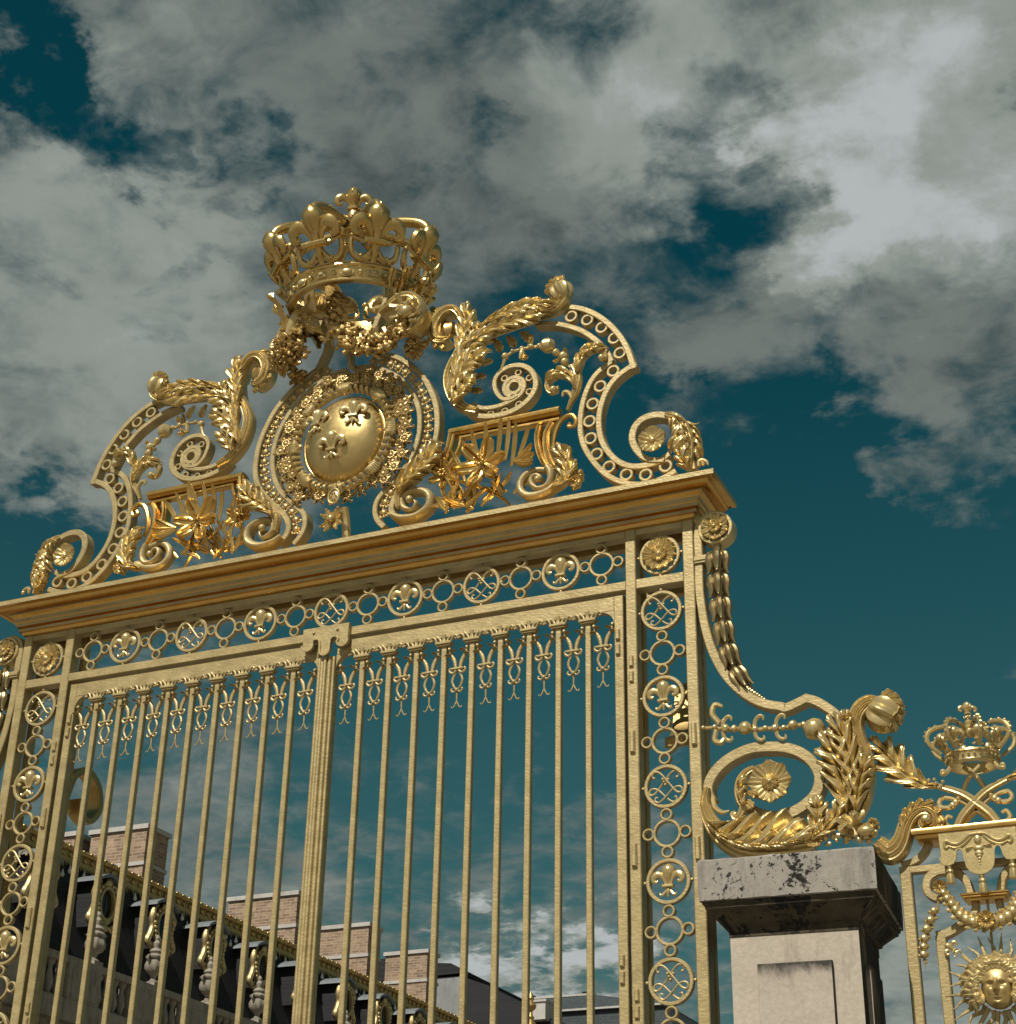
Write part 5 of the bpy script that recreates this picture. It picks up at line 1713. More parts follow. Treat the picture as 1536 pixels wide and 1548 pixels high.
for i in range(64):
    a_ = R(-38 + 256 * (i % 32) / 31)
    lay = i // 32
    r0 = .085 + .010 * lay
    bx = sunc[0] + r0 * .95 * math.cos(a_); bz = sunc[1] + .012 + r0 * 1.12 * math.sin(a_)
    pts = []
    L_ = .05 + rng.uniform(0, .02) + .02 * lay + (.012 if abs(math.cos(a_)) > .7 else 0)
    dn = -.5 if math.sin(a_) < .5 else 0
    ph = rng.uniform(0, 6)
    for k in range(7):
        t = k / 6
        aa = a_ + (1 if math.cos(a_) > 0 else -1) * dn * t * .7
        ww = .010 * math.sin(ph + t * 8)
        pts.append((bx + (L_ * t) * math.cos(aa) - ww * math.sin(aa), FY - .05 + .03 * t - .02 * math.sin(PI * t) - .012 * (1 - lay), bz + (L_ * t) * .7 * math.sin(aa) + ww * math.cos(aa)))
    m.tube(pts, [.009, .0145, .0145, .013, .012, .010, .005], 6, 3)
for i in range(15):
    a_ = R(16 + 148 * i / 14)
    cx_, cz_ = sunc[0] + .076 * math.cos(a_), sunc[1] + .010 + .090 * math.sin(a_)
    q = 1 if i % 2 else -1
    m.tube([(cx_ + .017 * math.cos(a_ + q * k * 1.0) * (1 - k * .1), FY - .070 + .003 * k, cz_ + .017 * math.sin(a_ + q * k * 1.0) * (1 - k * .1)) for k in range(6)], [.006, .010, .010, .009, .008, .004], 6, 3)
m.build('hair', ORN, face)
m = MB()
for i in range(28):
    a_ = 2 * PI * i / 28 + .06
    r0, r1 = .10, (.262 if i % 2 == 0 else .245)
    
    c_, s_ = math.cos(a_), math.sin(a_)
    if i % 2 == 0:
        m.tube([(sunc[0] + r * c_, FY + .0, sunc[1] + r * 1.05 * s_) for r in (r0, (r0 + r1) / 2, r1)], [.0145, .011, .0015], 5, 1, .6)
    else:
        P = []
        for k in range(9):
            t = k / 8
            r = r0 + (r1 - r0) * t
            w = .011 * math.sin(t * 8)
            P.append((sunc[0] + r * c_ - w * s_, FY + .004, sunc[1] + r * 1.05 * s_ + w * c_))
        m.tube(P, [.0135, .0125, .011, .009, .006, .0015], 5, 1, .6)
m.build('ray', GOLD, face)
for q in (1, -1):
    fm = MB(); fleur(fm, .05)
    fm.tube([(0, 0, -.05), (0, 0, -.13)], [.006, .005], 6, 1)
    o = fm.build('fleur_de_lis', ORN, None, 38, (0, 0, 0))
    o.parent = face
    o.location = Vector((FX - q * .187, FY - .01, 3.505)) - org(face)
    o.rotation_euler = (0, -q * R(48), 0)

# interlaced monogram and crown above the tray
m = MB()
for P in both([(3.900, 4.44), (3.833, 4.373), (3.792, 4.296), (3.742, 4.240), (3.690, 4.235), (3.673, 4.262), (3.70, 4.288), (3.778, 4.263), (3.86, 4.200), (3.93, 4.145), (3.985, 4.128), (4.02, 4.150), (4.005, 4.185), (3.98, 4.178)]):
    m.ptube(P, FY + .0, [.011, .014, .015, .014, .013, .013, .013, .014, .014, .014, .013, .013, .012, .008], 7, 5)
    for k in (.19, .215, .24):
        q = crom(P, 6)[int(k * 78)]; m.ball((q[0], FY - .004, q[1]), .020, n=8, m=5)
m.build('interlaced_monogram', ORN, fence)
m = MB()
for P in both([(3.755, 4.122), (3.79, 4.178), (3.845, 4.232), (3.913, 4.290), (4.006, 4.335), (4.09, 4.366)]):
    P = [(2 * FX - a, b) for a, b in P]
    m.fluted(P, [.04, .045, .045, .042, .036, .024], FY - .02, 2, .022, .02)
for P in both(T['f_leaf']):
    m.spray(P[0:], FY - .03, 6, [.05, .10, .13, .13, .11, .08], lift=.03, rel=.022, sweep=.24, notch=.9)
for i in range(8): m.ball((3.63 + .012 * i + rng.uniform(-.01, .01), FY - .04, 4.36 + rng.uniform(-.03, .02)), .010, n=6, m=4)
m.build('palm_branch', ORN, fence)

fc = thing('small_crown', 'small gilded arched crown with beaded ribs above the interlaced monogram of the railing', 'crown', (3.868, FY, 4.45))
ORG[fc.name] = Vector((0, 0, 0))
r0 = .125
m = MB()
pf = [(r0 - .02, -.02), (r0 - .004, -.02), (r0 + .004, -.008), (r0 + .002, 0), (r0 + .010, .03), (r0 + .018, .034), (r0 + .016, .045), (r0 - .01, .045), (r0 - .015, .02)]
n = 40
vs = [(r * math.sin(2 * PI * k / n), -r * math.cos(2 * PI * k / n), z) for r, z in pf for k in range(n)]
fs = []
for i in range(len(pf)):
    i2 = (i + 1) % len(pf)
    for k in range(n):
        j = (k + 1) % n
        fs.append((i * n + k, i * n + j, i2 * n + j, i2 * n + k))
m.add(vs, fs)
for k in range(28):
    a_ = 2 * PI * k / 28
    m.ball(((r0 + .012) * math.sin(a_), -(r0 + .012) * math.cos(a_), .016), .008, n=6, m=4)
for q in (1, -1):
    m.tube([(q * .11, -.05, -.02), (q * .13, -.06, -.05), (q * .155, -.05, -.055), (q * .155, -.05, -.035), (q * .14, -.05, -.036)], [.012, .012, .011, .010, .007], 6, 3)
m.build('circlet', ORN, fc)
fm = MB(); fleur(fm, .066)
proto('ffl', fm, ORN)
am = MB()
arc = [(0, -.02, .05), (0, -.075, .10), (0, -.085, .15), (0, -.045, .19), (0, .04, .20), (0, .145, .165)]
am.tube(arc, [.010, .012, .013, .013, .012, .010], 7, 4)
for q in crom(arc, 4)[1::2]: am.ball((q[0], q[1] - .010, q[2] + .008), .0095, n=6, m=4)
proto('farch', am, ORN)
for i in range(8):
    a_ = 2 * PI * (i + .5) / 8
    mt = radial(a_, r0 + .020, .10)
    o = put('fleur_de_lis', 'ffl', fc, mt.to_translation()); o.rotation_euler = (R(20), 0, a_)
    mt = radial(a_, r0 + .015, .0)
    o = put('crown_arch', 'farch', fc, mt.to_translation()); o.rotation_euler = (0, 0, a_)
m = MB()
m.lathe([(.02, .15), (.045, .165), (.05, .19), (.035, .205), (.02, .21), (.026, .225), (.014, .24)], (0, 0, 0), (0, 0, 1), 14)
for k in range(2):
    m.M = Matrix.Translation((0, 0, .285)) @ Matrix.Rotation(k * PI / 2 + .45, 4, 'Z')
    fleur(m, .058)
m.M = None
m.build('finial', ORN, fc)

# ------------------------------------------------------------------ palace wing
WX = -18.0
wing = thing('palace_wing', 'palace wing with dark slate mansard, gilded ridge and round dormers behind the left leaf', 'palace', (WX, 34, 0))
Y0, Y1 = 12.0, 49.0
RXf, RZ = -19.25, 12.28        # ridge face
m = MB()
m.box(-30, WX - .25, Y0, Y1, 0, 7.90)
wall = m.build('wall', ST_PALW, wing, 0)
m = MB()
for (z0, z1, o_) in ((7.62, 7.74, .05), (7.74, 7.86, .16), (7.86, 7.98, .30), (7.98, 8.10, .38), (8.10, 8.18, .30)):
    m.box(WX - .30, WX + o_ - .1, Y0, Y1, z0, z1)
m.build('cornice', ST_PALW, wing, 0)
# windows below the cornice
wm = MB()
wm.box(WX - .26, WX - .20, -.62, .62, 5.0, 7.20)
fm_ = MB()
for a_, b_ in ((-.80, -.62), (.62, .80)): fm_.box(WX - .27, WX - .12, a_, b_, 4.9, 7.20)
fm_.box(WX - .27, WX - .10, -.80, .80, 7.20, 7.42)
proto('pwin', wm, GLASS); proto('pwinf', fm_, ST_PAL)
for i in range(13):
    y = 20.05 + 2.25 * i - 2.25
    if not (Y0 + 1 < y < Y1 - 1): continue
    w_ = put('window', 'pwin', wing, (0, y, 0))
    f_ = put('window_frame', 'pwinf', w_, (0, y, 0))
# mansard
m = MB()
v4 = [(WX - .55, Y0, 8.3), (WX - .55, Y1, 8.3), (RXf, Y1, RZ - .25), (RXf, Y0, RZ - .25), (-22.5, Y0, RZ + .35), (-22.5, Y1, RZ + .35), (-29, Y0, 9), (-29, Y1, 9)]
m.add(v4, [(0, 1, 2, 3), (3, 2, 5, 4), (4, 5, 7, 6), (0, 3, 4, 6), (1, 7, 5, 2)])
roof = m.build('roof', SLATE, wing, 0)
# gilded lead ridge band with fringe
m = MB()
pr = [(.0, -.34), (.06, -.33), (.07, -.22), (.035, -.20), (.035, -.08), (.09, -.05), (.11, .02), (.06, .07), (-.12, .10), (-.12, -.34)]
vs = []
for y in (Y0, Y1):
    vs += [(RXf + a_, y, RZ + b_) for a_, b_ in pr]
k = len(pr)
fs = [(q, (q + 1) % k, k + (q + 1) % k, k + q) for q in range(k)] + [tuple(range(k - 1, -1, -1)), tuple(k + q for q in range(k))]
m.add(vs, fs)
y = Y0 + .1
i = 0
while y < Y1:
    m.ball((RXf + .055, y, RZ - .14), .075, .5, .9, 1, 8, 5)
    m.ball((RXf + .10, y + .13, RZ + .02), .05, .6, 1.2, .8, 7, 4)
    for dy, dl in ((0, .17), (.09, .11), (.18, .08)):
        m.leaflet_y = None
        m.add([(RXf + .065, y + dy - .045, RZ - .32), (RXf + .065, y + dy + .045, RZ - .32), (RXf + .10, y + dy, RZ - .33 - dl), (RXf + .03, y + dy, RZ - .33 - dl * .6)], [(0, 1, 2), (1, 0, 3), (0, 2, 3), (1, 3, 2)])
    y += .27
    i += 1
ridge = m.build('ridge_band', LEAD, roof, 40)
pmesh = MB()
pmesh.lathe([(.012, 0), (.022, -.05), (.045, -.11), (.05, -.15), (.02, -.18)], (0, 0, 0), (0, 0, 1), 8)
m = MB()
y = Y0 + .3
i = 0
while y < Y1:
    b = len(m.v)
    m.M = Matrix.Translation((RXf + .10, y, RZ - .40 - (.14 if i % 3 == 1 else 0)))
    m.v += [tuple(m.M @ Vector(q)) for q in pmesh.v]; m.f += [tuple(b + q for q in f) for f in pmesh.f]
    m.M = None
    y += (.24, .24, .52)[i % 3]
    i += 1
pd = m.build('lead_pendants', PALELEAD, roof, 40)
pd['kind'] = 'stuff'

# dormers: oval window in a gilded carved surround with a lead hood
DX, DZ = WX - .52, 11.08
def dormer_parts():
    f = MB()
    # local frame: +X faces the court, y along the wall, z up
    N = 32
    for (ro, ri, x0, x1) in ((.60, .44, .0, .10), (.50, .40, .04, .16)):
        vs, fs = [], []
        for k in range(N):
            a_ = 2 * PI * k / N
            for r, x in ((ro, x0), (ro * .97, x1), (ri, x1), (ri, x0)):
                vs.append((x, r * .80 * math.cos(a_), r * 1.12 * math.sin(a_)))
        for k in range(N):
            j = (k + 1) % N
            for q in range(4):
                r = (q + 1) % 4
                fs.append((k * 4 + q, k * 4 + r, j * 4 + r, j * 4 + q))
        f.add(vs, fs)
    # scrolled cheeks and swags
    for q in (-1, 1):
        pth = [(.02, q * .30, .66), (.04, q * .50, .52), (.04, q * .60, .25), (.03, q * .52, -.05), (.03, q * .60, -.35), (.03, q * .70, -.55), (.04, q * .55, -.68), (.04, q * .42, -.58)]
        f.tube(pth, [.05, .08, .10, .09, .11, .12, .10, .06], 8, 4)
        f.ball((.08, q * .58, .30), .11, .8, .9, 1.5, 8, 6)
        for i in range(4): f.ball((.12, q * (.50 - .04 * i), .05 - .14 * i), .07, n=7, m=5)
    for i in range(7):
        a_ = PI * (.15 + .7 * i / 6)
        f.ball((.13, .50 * math.cos(a_), .62 * math.sin(a_)), .06, n=7, m=5)
    f.ball((.10, 0, .66), .13, .8, 1.1, 1, 9, 6)
    f.ball((.06, 0, -.72), .18, .6, 1.4, .8, 9, 6)
    for q in (-1, 1): f.tube([(.05, q * .1, -.70), (.06, q * .35, -.72), (.04, q * .55, -.80)], [.06, .08, .03], 7, 3)
    g = MB()
    N = 28
    g.add([(.03, .0, 0)] + [(.03, .42 * .80 * math.cos(2 * PI * k / N), .42 * 1.12 * math.sin(2 * PI * k / N)) for k in range(N)], [(0, 1 + k, 1 + (k + 1) % N) for k in range(N)])
    g.box(.028, .045, -.012, .012, -.46, .46)
    h = MB()
    # hood: small sheet-lead roof with upturned eaves, running back into the slope
    sec = [(-.66, .60), (-.60, .70), (-.42, .80), (-.20, .90), (0, .94), (.20, .90), (.42, .80), (.60, .70), (.66, .60), (.62, .60), (.4, .72), (0, .84), (-.4, .72), (-.62, .60)]
    vs = [(x, y, z) for x in (.22, -1.0) for y, z in sec]
    k = len(sec)
    fs = [(q, (q + 1) % k, k + (q + 1) % k, k + q) for q in range(k)] + [tuple(range(k - 1, -1, -1)), tuple(k + q for q in range(k))]
    h.add(vs, fs)
    cb_ = MB(); cb_.box(-1.2, -.01, -.40, .40, -.75, .70)
    for q_ in (f, g, h, cb_): q_.v = [(a_ * .72, b_ * .72, c_ * .72) for a_, b_, c_ in q_.v]
    return f, g, h, cb_
f, g_, h, cb_ = dormer_parts()
DG = gold('weathered_gilding', (.42, .31, .14), (.58, .45, .22), .5, .5, 6, .7, (1, 1, 1), .5)
proto('dorm', f, DG); proto('dormg', g_, GLASS); proto('dormh', h, LEADSHEET); proto('dormc', cb_, SLATE)
dys = [20.10 + 2.24 * i for i in range(11)]
for y in dys:
    d_ = put('dormer', 'dorm', wing, (DX, y, DZ + .0))
    w_ = put('window_pane', 'dormg', d_, (DX, y, DZ))
    h_ = put('hood', 'dormh', d_, (DX, y, DZ))
    c_ = put('cheek', 'dormc', d_, (DX, y, DZ))
# balustrade
m = MB()
m.box(WX - .20, WX + .22, Y0, Y1, 8.18, 8.62)
m.box(WX - .16, WX + .20, Y0, Y1, 9.36, 9.50)
for i in range(14):
    y = 18.85 + 2.24 * i
    m.box(WX - .17, WX + .19, y - .55, y + .55, 8.61, 9.37)
    m.box(WX + .185, WX + .205, y - .42, y + .42, 8.70, 9.28)
bal = m.build('balustrade', ST_PAL, wing, 0)
bm = MB()
bm.lathe([(.10, 0), (.10, .06), (.06, .08), (.075, .14), (.105, .26), (.085, .40), (.05, .56), (.055, .62), (.095, .68), (.095, .75)], (0, 0, 0), (0, 0, 1), 10)
proto('balu', bm, ST_PAL)
for i in range(13):
    for k in range(4):
        put('baluster', 'balu', bal, (WX + .02, 18.85 + 2.24 * i + .55 + 1.14 * (k + .5) / 4, 8.615))
# chimneys
def chimney(x0, x1, y, z1, d=1.0, band_=.95):
    c = MB(); c.box(x0, x1, y, y + d, 11.5, z1 - .12)
    ch = c.build('chimney', BRICK, wing, 0)
    c = MB()
    c.box(x0 - .06, x1 + .06, y - .06, y + d + .06, z1 - .12, z1)
    c.box(x0 - .035, x1 + .035, y - .035, y + d + .035, z1 - band_ - .10, z1 - band_)
    c.build('coping', ST_COP, ch, 0)
chimney(-21.90, -20.2, 25.9, 14.14, .95)
chimney(-23.3, -22.25, 25.7, 14.10, 1.0)
chimney(-22.52, -20.2, 33.42, 14.32, .8)
chimney(-22.2, -20.2, 37.8, 14.43, .8)
chimney(-21.74, -20.2, 41.9, 14.5, .8)

# stone urns on the balustrade
def urn_mesh():
    u = MB()
    u.box(-.19, .19, -.19, .19, 0, .10)
    u.lathe([(.17, .10), (.17, .13), (.09, .17), (.07, .24), (.10, .30), (.20, .36), (.26, .46), (.27, .56), (.23, .66), (.20, .70), (.26, .74), (.27, .78), (.20, .82), (.15, .86)], (0, 0, 0), (0, 0, 1), 16, 8, .04)
    u.lathe([(.15, .86), (.19, .92), (.14, .98), (.07, 1.02), (.09, 1.08), (.10, 1.14), (.05, 1.22), (.07, 1.28), (.03, 1.36)], (0, 0, 0), (0, 0, 1), 12)
    for q in (-1, 1):
        u.tube([(0, q * .22, .60), (0, q * .34, .66), (0, q * .34, .76), (0, q * .22, .78)], [.03, .035, .035, .025], 6, 3)
    return u
names = ['nearest', 'second', 'third', 'fourth', 'fifth', 'sixth']
urn0 = None
for i, nm in enumerate(names):
    y = 18.85 + 2.24 * i + 2.66
    lab = '%s stone urn from the left along the palace balustrade' % nm if i else 'nearest stone urn, first from the left along the palace balustrade'
    if urn0 is None:
        urn0 = thing('stone_urn', lab, 'urn', (WX + .02, y, 9.50), 'stone urns along the palace balustrade')
        um = urn_mesh()
        um.v = [(a_ * .82 + WX + .02, b_ * .82 + y, c_ * .86 + 9.50) for a_, b_, c_ in um.v]
        um.build('urn_body', ST_PAL, urn0)
    else:
        copy_thing(urn0, (WX + .02, y, 9.50), lab)

# ------------------------------------------------------------------ farther buildings at the end of the court
def hip(m, x0, x1, y0, y1, z0, z1, ix, iy):
    m.add([(x0, y0, z0), (x1, y0, z0), (x1, y1, z0), (x0, y1, z0), (x0 + ix, y0 + iy, z1), (x1 - ix, y0 + iy, z1), (x1 - ix, y1 - iy, z1), (x0 + ix, y1 - iy, z1)],
          [(0, 1, 5, 4), (1, 2, 6, 5), (2, 3, 7, 6), (3, 0, 4, 7), (4, 5, 6, 7)])
far1 = thing('gabled_block', 'grey rendered gable block with dark sloping slate roof beyond the brick chimneys', 'building', (-25.5, 52, 0))
m = MB()
m.box(-26.5, -22.85, 50, 60, 0, 15.46)
m.build('wall', ST_GREY, far1, 0)
m = MB()
def slab(pts, y0, y1):
    n = len(pts)
    m.add([(x, y0, z) for x, z in pts] + [(x, y1, z) for x, z in pts], [tuple(range(n)), tuple(range(2 * n - 1, n - 1, -1))] + [(i, n + i, n + (i + 1) % n, (i + 1) % n) for i in range(n)])
slab([(-26.6, 15.47), (-22.8, 15.56), (-22.75, 15.70), (-23.2, 15.95), (-23.9, 16.02), (-24.4, 16.30), (-26.6, 16.35)], 49.9, 60)
slab([(-22.84, 11.0), (-18.2, 11.0), (-18.2, 13.25), (-20.5, 14.28), (-21.7, 15.05), (-22.78, 15.45), (-22.84, 15.45)], 50.02, 60)
m.build('roof', SLATE, far1, 0)
m = MB()
m.box(-20.0, -19.2, 49.6, 50.6, 13.6, 14.22); m.box(-20.05, -19.15, 49.55, 50.65, 14.22, 14.3)
m.build('attic_box', ST_COP, far1, 0)
far2 = thing('slate_pavilion', 'broad slate-roofed pavilion with pale gutter line behind the right leaf', 'building', (-24, 62, 0))
m = MB(); m.box(-31, -17.6, 66, 84, 0, 13.5)
m.build('wall', ST_PAL, far2, 0)
m = MB()
hip(m, -32.2, -16.2, 60.0, 78, 13.2, 16.15, .2, .3)
hip(m, -26.2, -20.30, 60.35, 77.0, 16.15, 16.95, .0, .0)
m.f.clear(); m.v.clear()
m.add([(-33, 60, 13.0), (-17.2, 60, 13.0), (-17.2, 78, 13.0), (-33, 78, 13.0), (-33, 60.3, 16.05), (-18.2, 60.3, 16.05), (-18.2, 77, 16.05), (-33, 77, 16.05)], [(0, 1, 5, 4), (1, 2, 6, 5), (2, 3, 7, 6), (3, 0, 4, 7)])
m.add([(-33, 60.25, 16.12), (-18.25, 60.25, 16.12), (-18.25, 77, 16.12), (-33, 77, 16.12), (-33, 61.6, 16.98), (-21.9, 61.6, 16.98), (-21.9, 75, 16.98), (-33, 75, 16.98)], [(0, 1, 5, 4), (1, 2, 6, 5), (2, 3, 7, 6), (3, 0, 4, 7), (4, 5, 6, 7)])
rf = m.build('roof', SLATE2, far2, 0)
m = MB()
m.box(-33.1, -18.15, 60.12, 60.26, 16.05, 16.13)
m.box(-33.1, -21.85, 61.52, 61.66, 16.96, 17.04)
m.build('gutter', ST_COP, rf, 0)
m = MB()
for x in (-24.9, -22.4): m.box(x - .12, x + .12, 61.7, 61.9, 17.0, 17.16)
m.build('vent', GLASS, rf, 0)
cup = thing('gilded_lantern', 'small gilded finial and ridge rising over the palace roof line, low in the right leaf', 'finial', (-18.6, 47.2, 12.9))
m = MB()
fx, fy, fz = -18.45, 46.5, 12.55
m.lathe([(.34, 0), (.30, .2), (.16, .42), (.10, .5), (.13, .58), (.07, .66), (.06, .78), (.17, .88), (.20, .98), (.12, 1.10), (.08, 1.14), (.12, 1.22), (.09, 1.34), (.02, 1.46)], (fx, fy, fz - .1), (0, 0, 1), 12)
m.build('finial', LEAD, cup)
m = MB()
m.tube([(fx - 2.3, fy, fz + .05), (fx, fy, fz), (fx + .9, fy, fz - .35)], .09, 8, 0)
m.build('ridge_roll', LEAD, cup)
SKY_STR = 0.1
SUN_STR = 5.0
EXPO = 0.0
TINT = (0.018, 0.285, 0.218)
HAZE = (0.075, 0.15, 0.148)
CLD = [(0.05, 0.07, 0.07), (0.17, 0.195, 0.18), (0.285, 0.315, 0.285), (0.46, 0.495, 0.495)]
# cloud cover and brightness: (sky direction, angular radius, amount)
COVER = [((-0.5295, 0.5266, 0.6651), 0.0175, 0.5),
    ((-0.5317, 0.5448, 0.6484), 0.0194, -0.5),
    ((-0.5372, 0.555, 0.6351), 0.0233, -0.55),
    ((-0.5208, 0.576, 0.63), 0.0214, -0.55),
    ((-0.5088, 0.595, 0.6222), 0.0194, -0.55),
    ((-0.4881, 0.6138, 0.6205), 0.0155, -0.45),
    ((-0.4727, 0.6406, 0.6051), 0.0175, -0.55),
    ((-0.4505, 0.6629, 0.598), 0.0194, -0.45),
    ((-0.2762, 0.6861, 0.673), 0.0272, -0.3),
    ((-0.2112, 0.7472, 0.6301), 0.0233, -0.5),
    ((-0.1994, 0.7692, 0.6071), 0.0233, -0.3),
    ((-0.2642, 0.759, 0.5951), 0.0311, -0.3),
    ((-0.2315, 0.7799, 0.5815), 0.0272, -0.35),
    ((-0.1957, 0.8656, 0.461), 0.0582, -0.5),
    ((-0.2337, 0.8795, 0.4145), 0.0891, -0.7),
    ((-0.1373, 0.9057, 0.4012), 0.0775, -0.55),
    ((-0.0814, 0.8175, 0.5701), 0.0272, -0.35),
    ((-0.5954, 0.6783, 0.4306), 0.0311, -0.5),
    ((-0.6124, 0.6848, 0.3951), 0.0427, -0.9),
    ((-0.3515, 0.7702, 0.5323), 0.0349, -0.3),
    ((-0.5094, 0.6587, 0.5537), 0.0136, -0.6),
    ((-0.4826, 0.6706, 0.5634), 0.0097, -0.4),
    ((-0.3117, 0.8165, 0.4859), 0.0388, -0.5),
    ((-0.3866, 0.6486, 0.6556), 0.0136, -0.45),
    ((-0.3768, 0.636, 0.6734), 0.0097, -0.35),
    ((-0.3324, 0.6842, 0.6491), 0.0155, -0.45),
    ((-0.4823, 0.5859, 0.6512), 0.0136, -0.3),
    ((-0.5507, 0.6283, 0.5495), 0.0775, 0.55),
    ((-0.4314, 0.6135, 0.6614), 0.0698, 0.5),
    ((-0.3634, 0.6893, 0.6267), 0.0698, 0.45),
    ((-0.2562, 0.7071, 0.6591), 0.0505, 0.45),
    ((-0.1235, 0.7405, 0.6606), 0.1006, 0.65),
    ((-0.0975, 0.7759, 0.6233), 0.0582, 0.5),
    ((-0.3036, 0.7238, 0.6196), 0.0388, 0.35),
    ((-0.1759, 0.781, 0.5993), 0.0349, 0.45),
    ((-0.2342, 0.819, 0.5239), 0.0311, 0.6),
    ((-0.1061, 0.8557, 0.5064), 0.0427, 0.8),
    ((-0.5094, 0.6948, 0.5077), 0.0659, 0.6),
    ((-0.1777, 0.8186, 0.5462), 0.0272, 0.2),
    ((-0.5311, 0.5731, 0.6241), 0.0233, 0.4),
    ((-0.2593, 0.7887, 0.5574), 0.0272, 0.45),
    ((-0.4247, 0.8403, 0.3369), 0.0852, -0.75),
    ((-0.4494, 0.8544, 0.261), 0.0737, 0.45),
    ((-0.3781, 0.9117, 0.1606), 0.0466, 2.6),
    ((-0.4141, 0.8914, 0.1843), 0.0194, 0.5),
    ((-0.3458, 0.9205, 0.1818), 0.0233, 0.6),
    ((-0.1658, 0.961, 0.2212), 0.0505, 0.8),
    ((-0.546, 0.7978, 0.2555), 0.0582, 0.45),
    ((-0.3463, 0.9025, 0.256), 0.0427, 0.2),
    ((-0.1457, 0.859, 0.4908), 0.0272, 0.5),
    ((-0.165, 0.932, 0.3226), 0.0698, -0.4)]
BRIGHT = [((-0.0968, 0.7737, 0.6261), 0.0659, 0.54),
    ((-0.141, 0.7813, 0.608), 0.0349, 0.2),
    ((-0.2475, 0.7053, 0.6644), 0.0543, 0.3),
    ((-0.5138, 0.6173, 0.5958), 0.0621, 0.1),
    ((-0.5516, 0.6302, 0.5464), 0.0852, 0.24),
    ((-0.4695, 0.5687, 0.6754), 0.0311, 0.16),
    ((-0.1393, 0.7312, 0.6678), 0.0698, 0.14),
    ((-0.3769, 0.9083, 0.1815), 0.0427, 0.9),
    ((-0.1658, 0.961, 0.2212), 0.0466, 0.25),
    ((-0.3707, 0.7063, 0.6031), 0.0775, -0.2),
    ((-0.1047, 0.8521, 0.5128), 0.0505, -0.1),
    ((-0.2327, 0.8152, 0.5304), 0.0466, -0.12),
    ((-0.257, 0.7827, 0.5669), 0.0466, -0.1),
    ((-0.4469, 0.8464, 0.2896), 0.0968, -0.06)]
# ------------------------------------------------------------------ sky, sun, camera
SUN = Vector((-.08, -1.0, 1.22)).normalized()
elev = math.asin(SUN.z)
azim = math.atan2(SUN.x, SUN.y)
w = bpy.data.worlds.new('World')
SC.world = w
w.use_nodes = True
nt = w.node_tree
nt.nodes.clear()
L = nt.links.new
out = nt.nodes.new('ShaderNodeOutputWorld')
bg = nt.nodes.new('ShaderNodeBackground')
L(bg.outputs[0], out.inputs[0])
bg.inputs['Strength'].default_value = SKY_STR
sky = nt.nodes.new('ShaderNodeTexSky')
sky.sky_type = 'NISHITA'
sky.sun_disc = False
sky.sun_elevation = elev
sky.sun_rotation = azim
sky.air_density = 1.0
sky.dust_density = .6
sky.ozone_density = 2.0
tc = nt.nodes.new('ShaderNodeTexCoord')
D = tc.outputs['Generated']
sep = nt.nodes.new('ShaderNodeSeparateXYZ'); L(D, sep.inputs[0])
def M_(op, a, b=None, c=None, clamp=False):
    n = nt.nodes.new('ShaderNodeMath'); n.operation = op; n.use_clamp = clamp
    for i, q in enumerate((a, b, c)):
        if q is None: continue
        if isinstance(q, (int, float)): n.inputs[i].default_value = q
        else: L(q, n.inputs[i])
    return n.outputs[0]
# clouds live on a flat layer overhead: project the direction on it
zz = M_('ADD', M_('MAXIMUM', sep.outputs[2], 0.0), .16)
cu = M_('DIVIDE', sep.outputs[0], zz); cv = M_('DIVIDE', sep.outputs[1], zz)
cb = nt.nodes.new('ShaderNodeCombineXYZ'); L(cu, cb.inputs[0]); L(cv, cb.inputs[1])
P = cb.outputs[0]
def NZ(scale, detail, rough, off=(0, 0, 0), dist=0.0):
    mp = nt.nodes.new('ShaderNodeMapping'); mp.inputs['Location'].default_value = off
    L(P, mp.inputs['Vector'])
    n = nt.nodes.new('ShaderNodeTexNoise')
    n.inputs['Scale'].default_value = scale; n.inputs['Detail'].default_value = detail
    n.inputs['Roughness'].default_value = rough; n.inputs['Distortion'].default_value = dist
    L(mp.outputs[0], n.inputs['Vector'])
    return n.outputs['Fac']
wn = nt.nodes.new('ShaderNodeTexNoise'); wn.inputs['Scale'].default_value = 7.0; wn.inputs['Detail'].default_value = 6; wn.inputs['Roughness'].default_value = .62
L(P, wn.inputs['Vector'])
ws_ = nt.nodes.new('ShaderNodeVectorMath'); ws_.operation = 'SUBTRACT'; L(wn.outputs['Color'], ws_.inputs[0]); ws_.inputs[1].default_value = (.5, .5, .5)
wm_ = nt.nodes.new('ShaderNodeVectorMath'); wm_.operation = 'MULTIPLY_ADD'; L(ws_.outputs[0], wm_.inputs[0]); wm_.inputs[1].default_value = (.20, .20, .20); L(D, wm_.inputs[2])
wnrm = nt.nodes.new('ShaderNodeVectorMath'); wnrm.operation = 'NORMALIZE'; L(wm_.outputs[0], wnrm.inputs[0])
DW = wnrm.outputs[0]
def blobs(lst):
    acc = None
    for d, rad, amp in lst:
        dp = nt.nodes.new('ShaderNodeVectorMath'); dp.operation = 'DOT_PRODUCT'
        L(DW, dp.inputs[0]); dp.inputs[1].default_value = d
        mr = nt.nodes.new('ShaderNodeMapRange'); mr.interpolation_type = 'SMOOTHERSTEP'
        L(dp.outputs['Value'], mr.inputs['Value'])
        mr.inputs['From Min'].default_value = math.cos(rad * 1.9); mr.inputs['From Max'].default_value = 1.0
        mr.inputs['To Min'].default_value = 0; mr.inputs['To Max'].default_value = amp
        acc = mr.outputs[0] if acc is None else M_('ADD', acc, mr.outputs[0])
    return acc
big = NZ(4.5, 4, .55, (3.1, 1.7, 0))
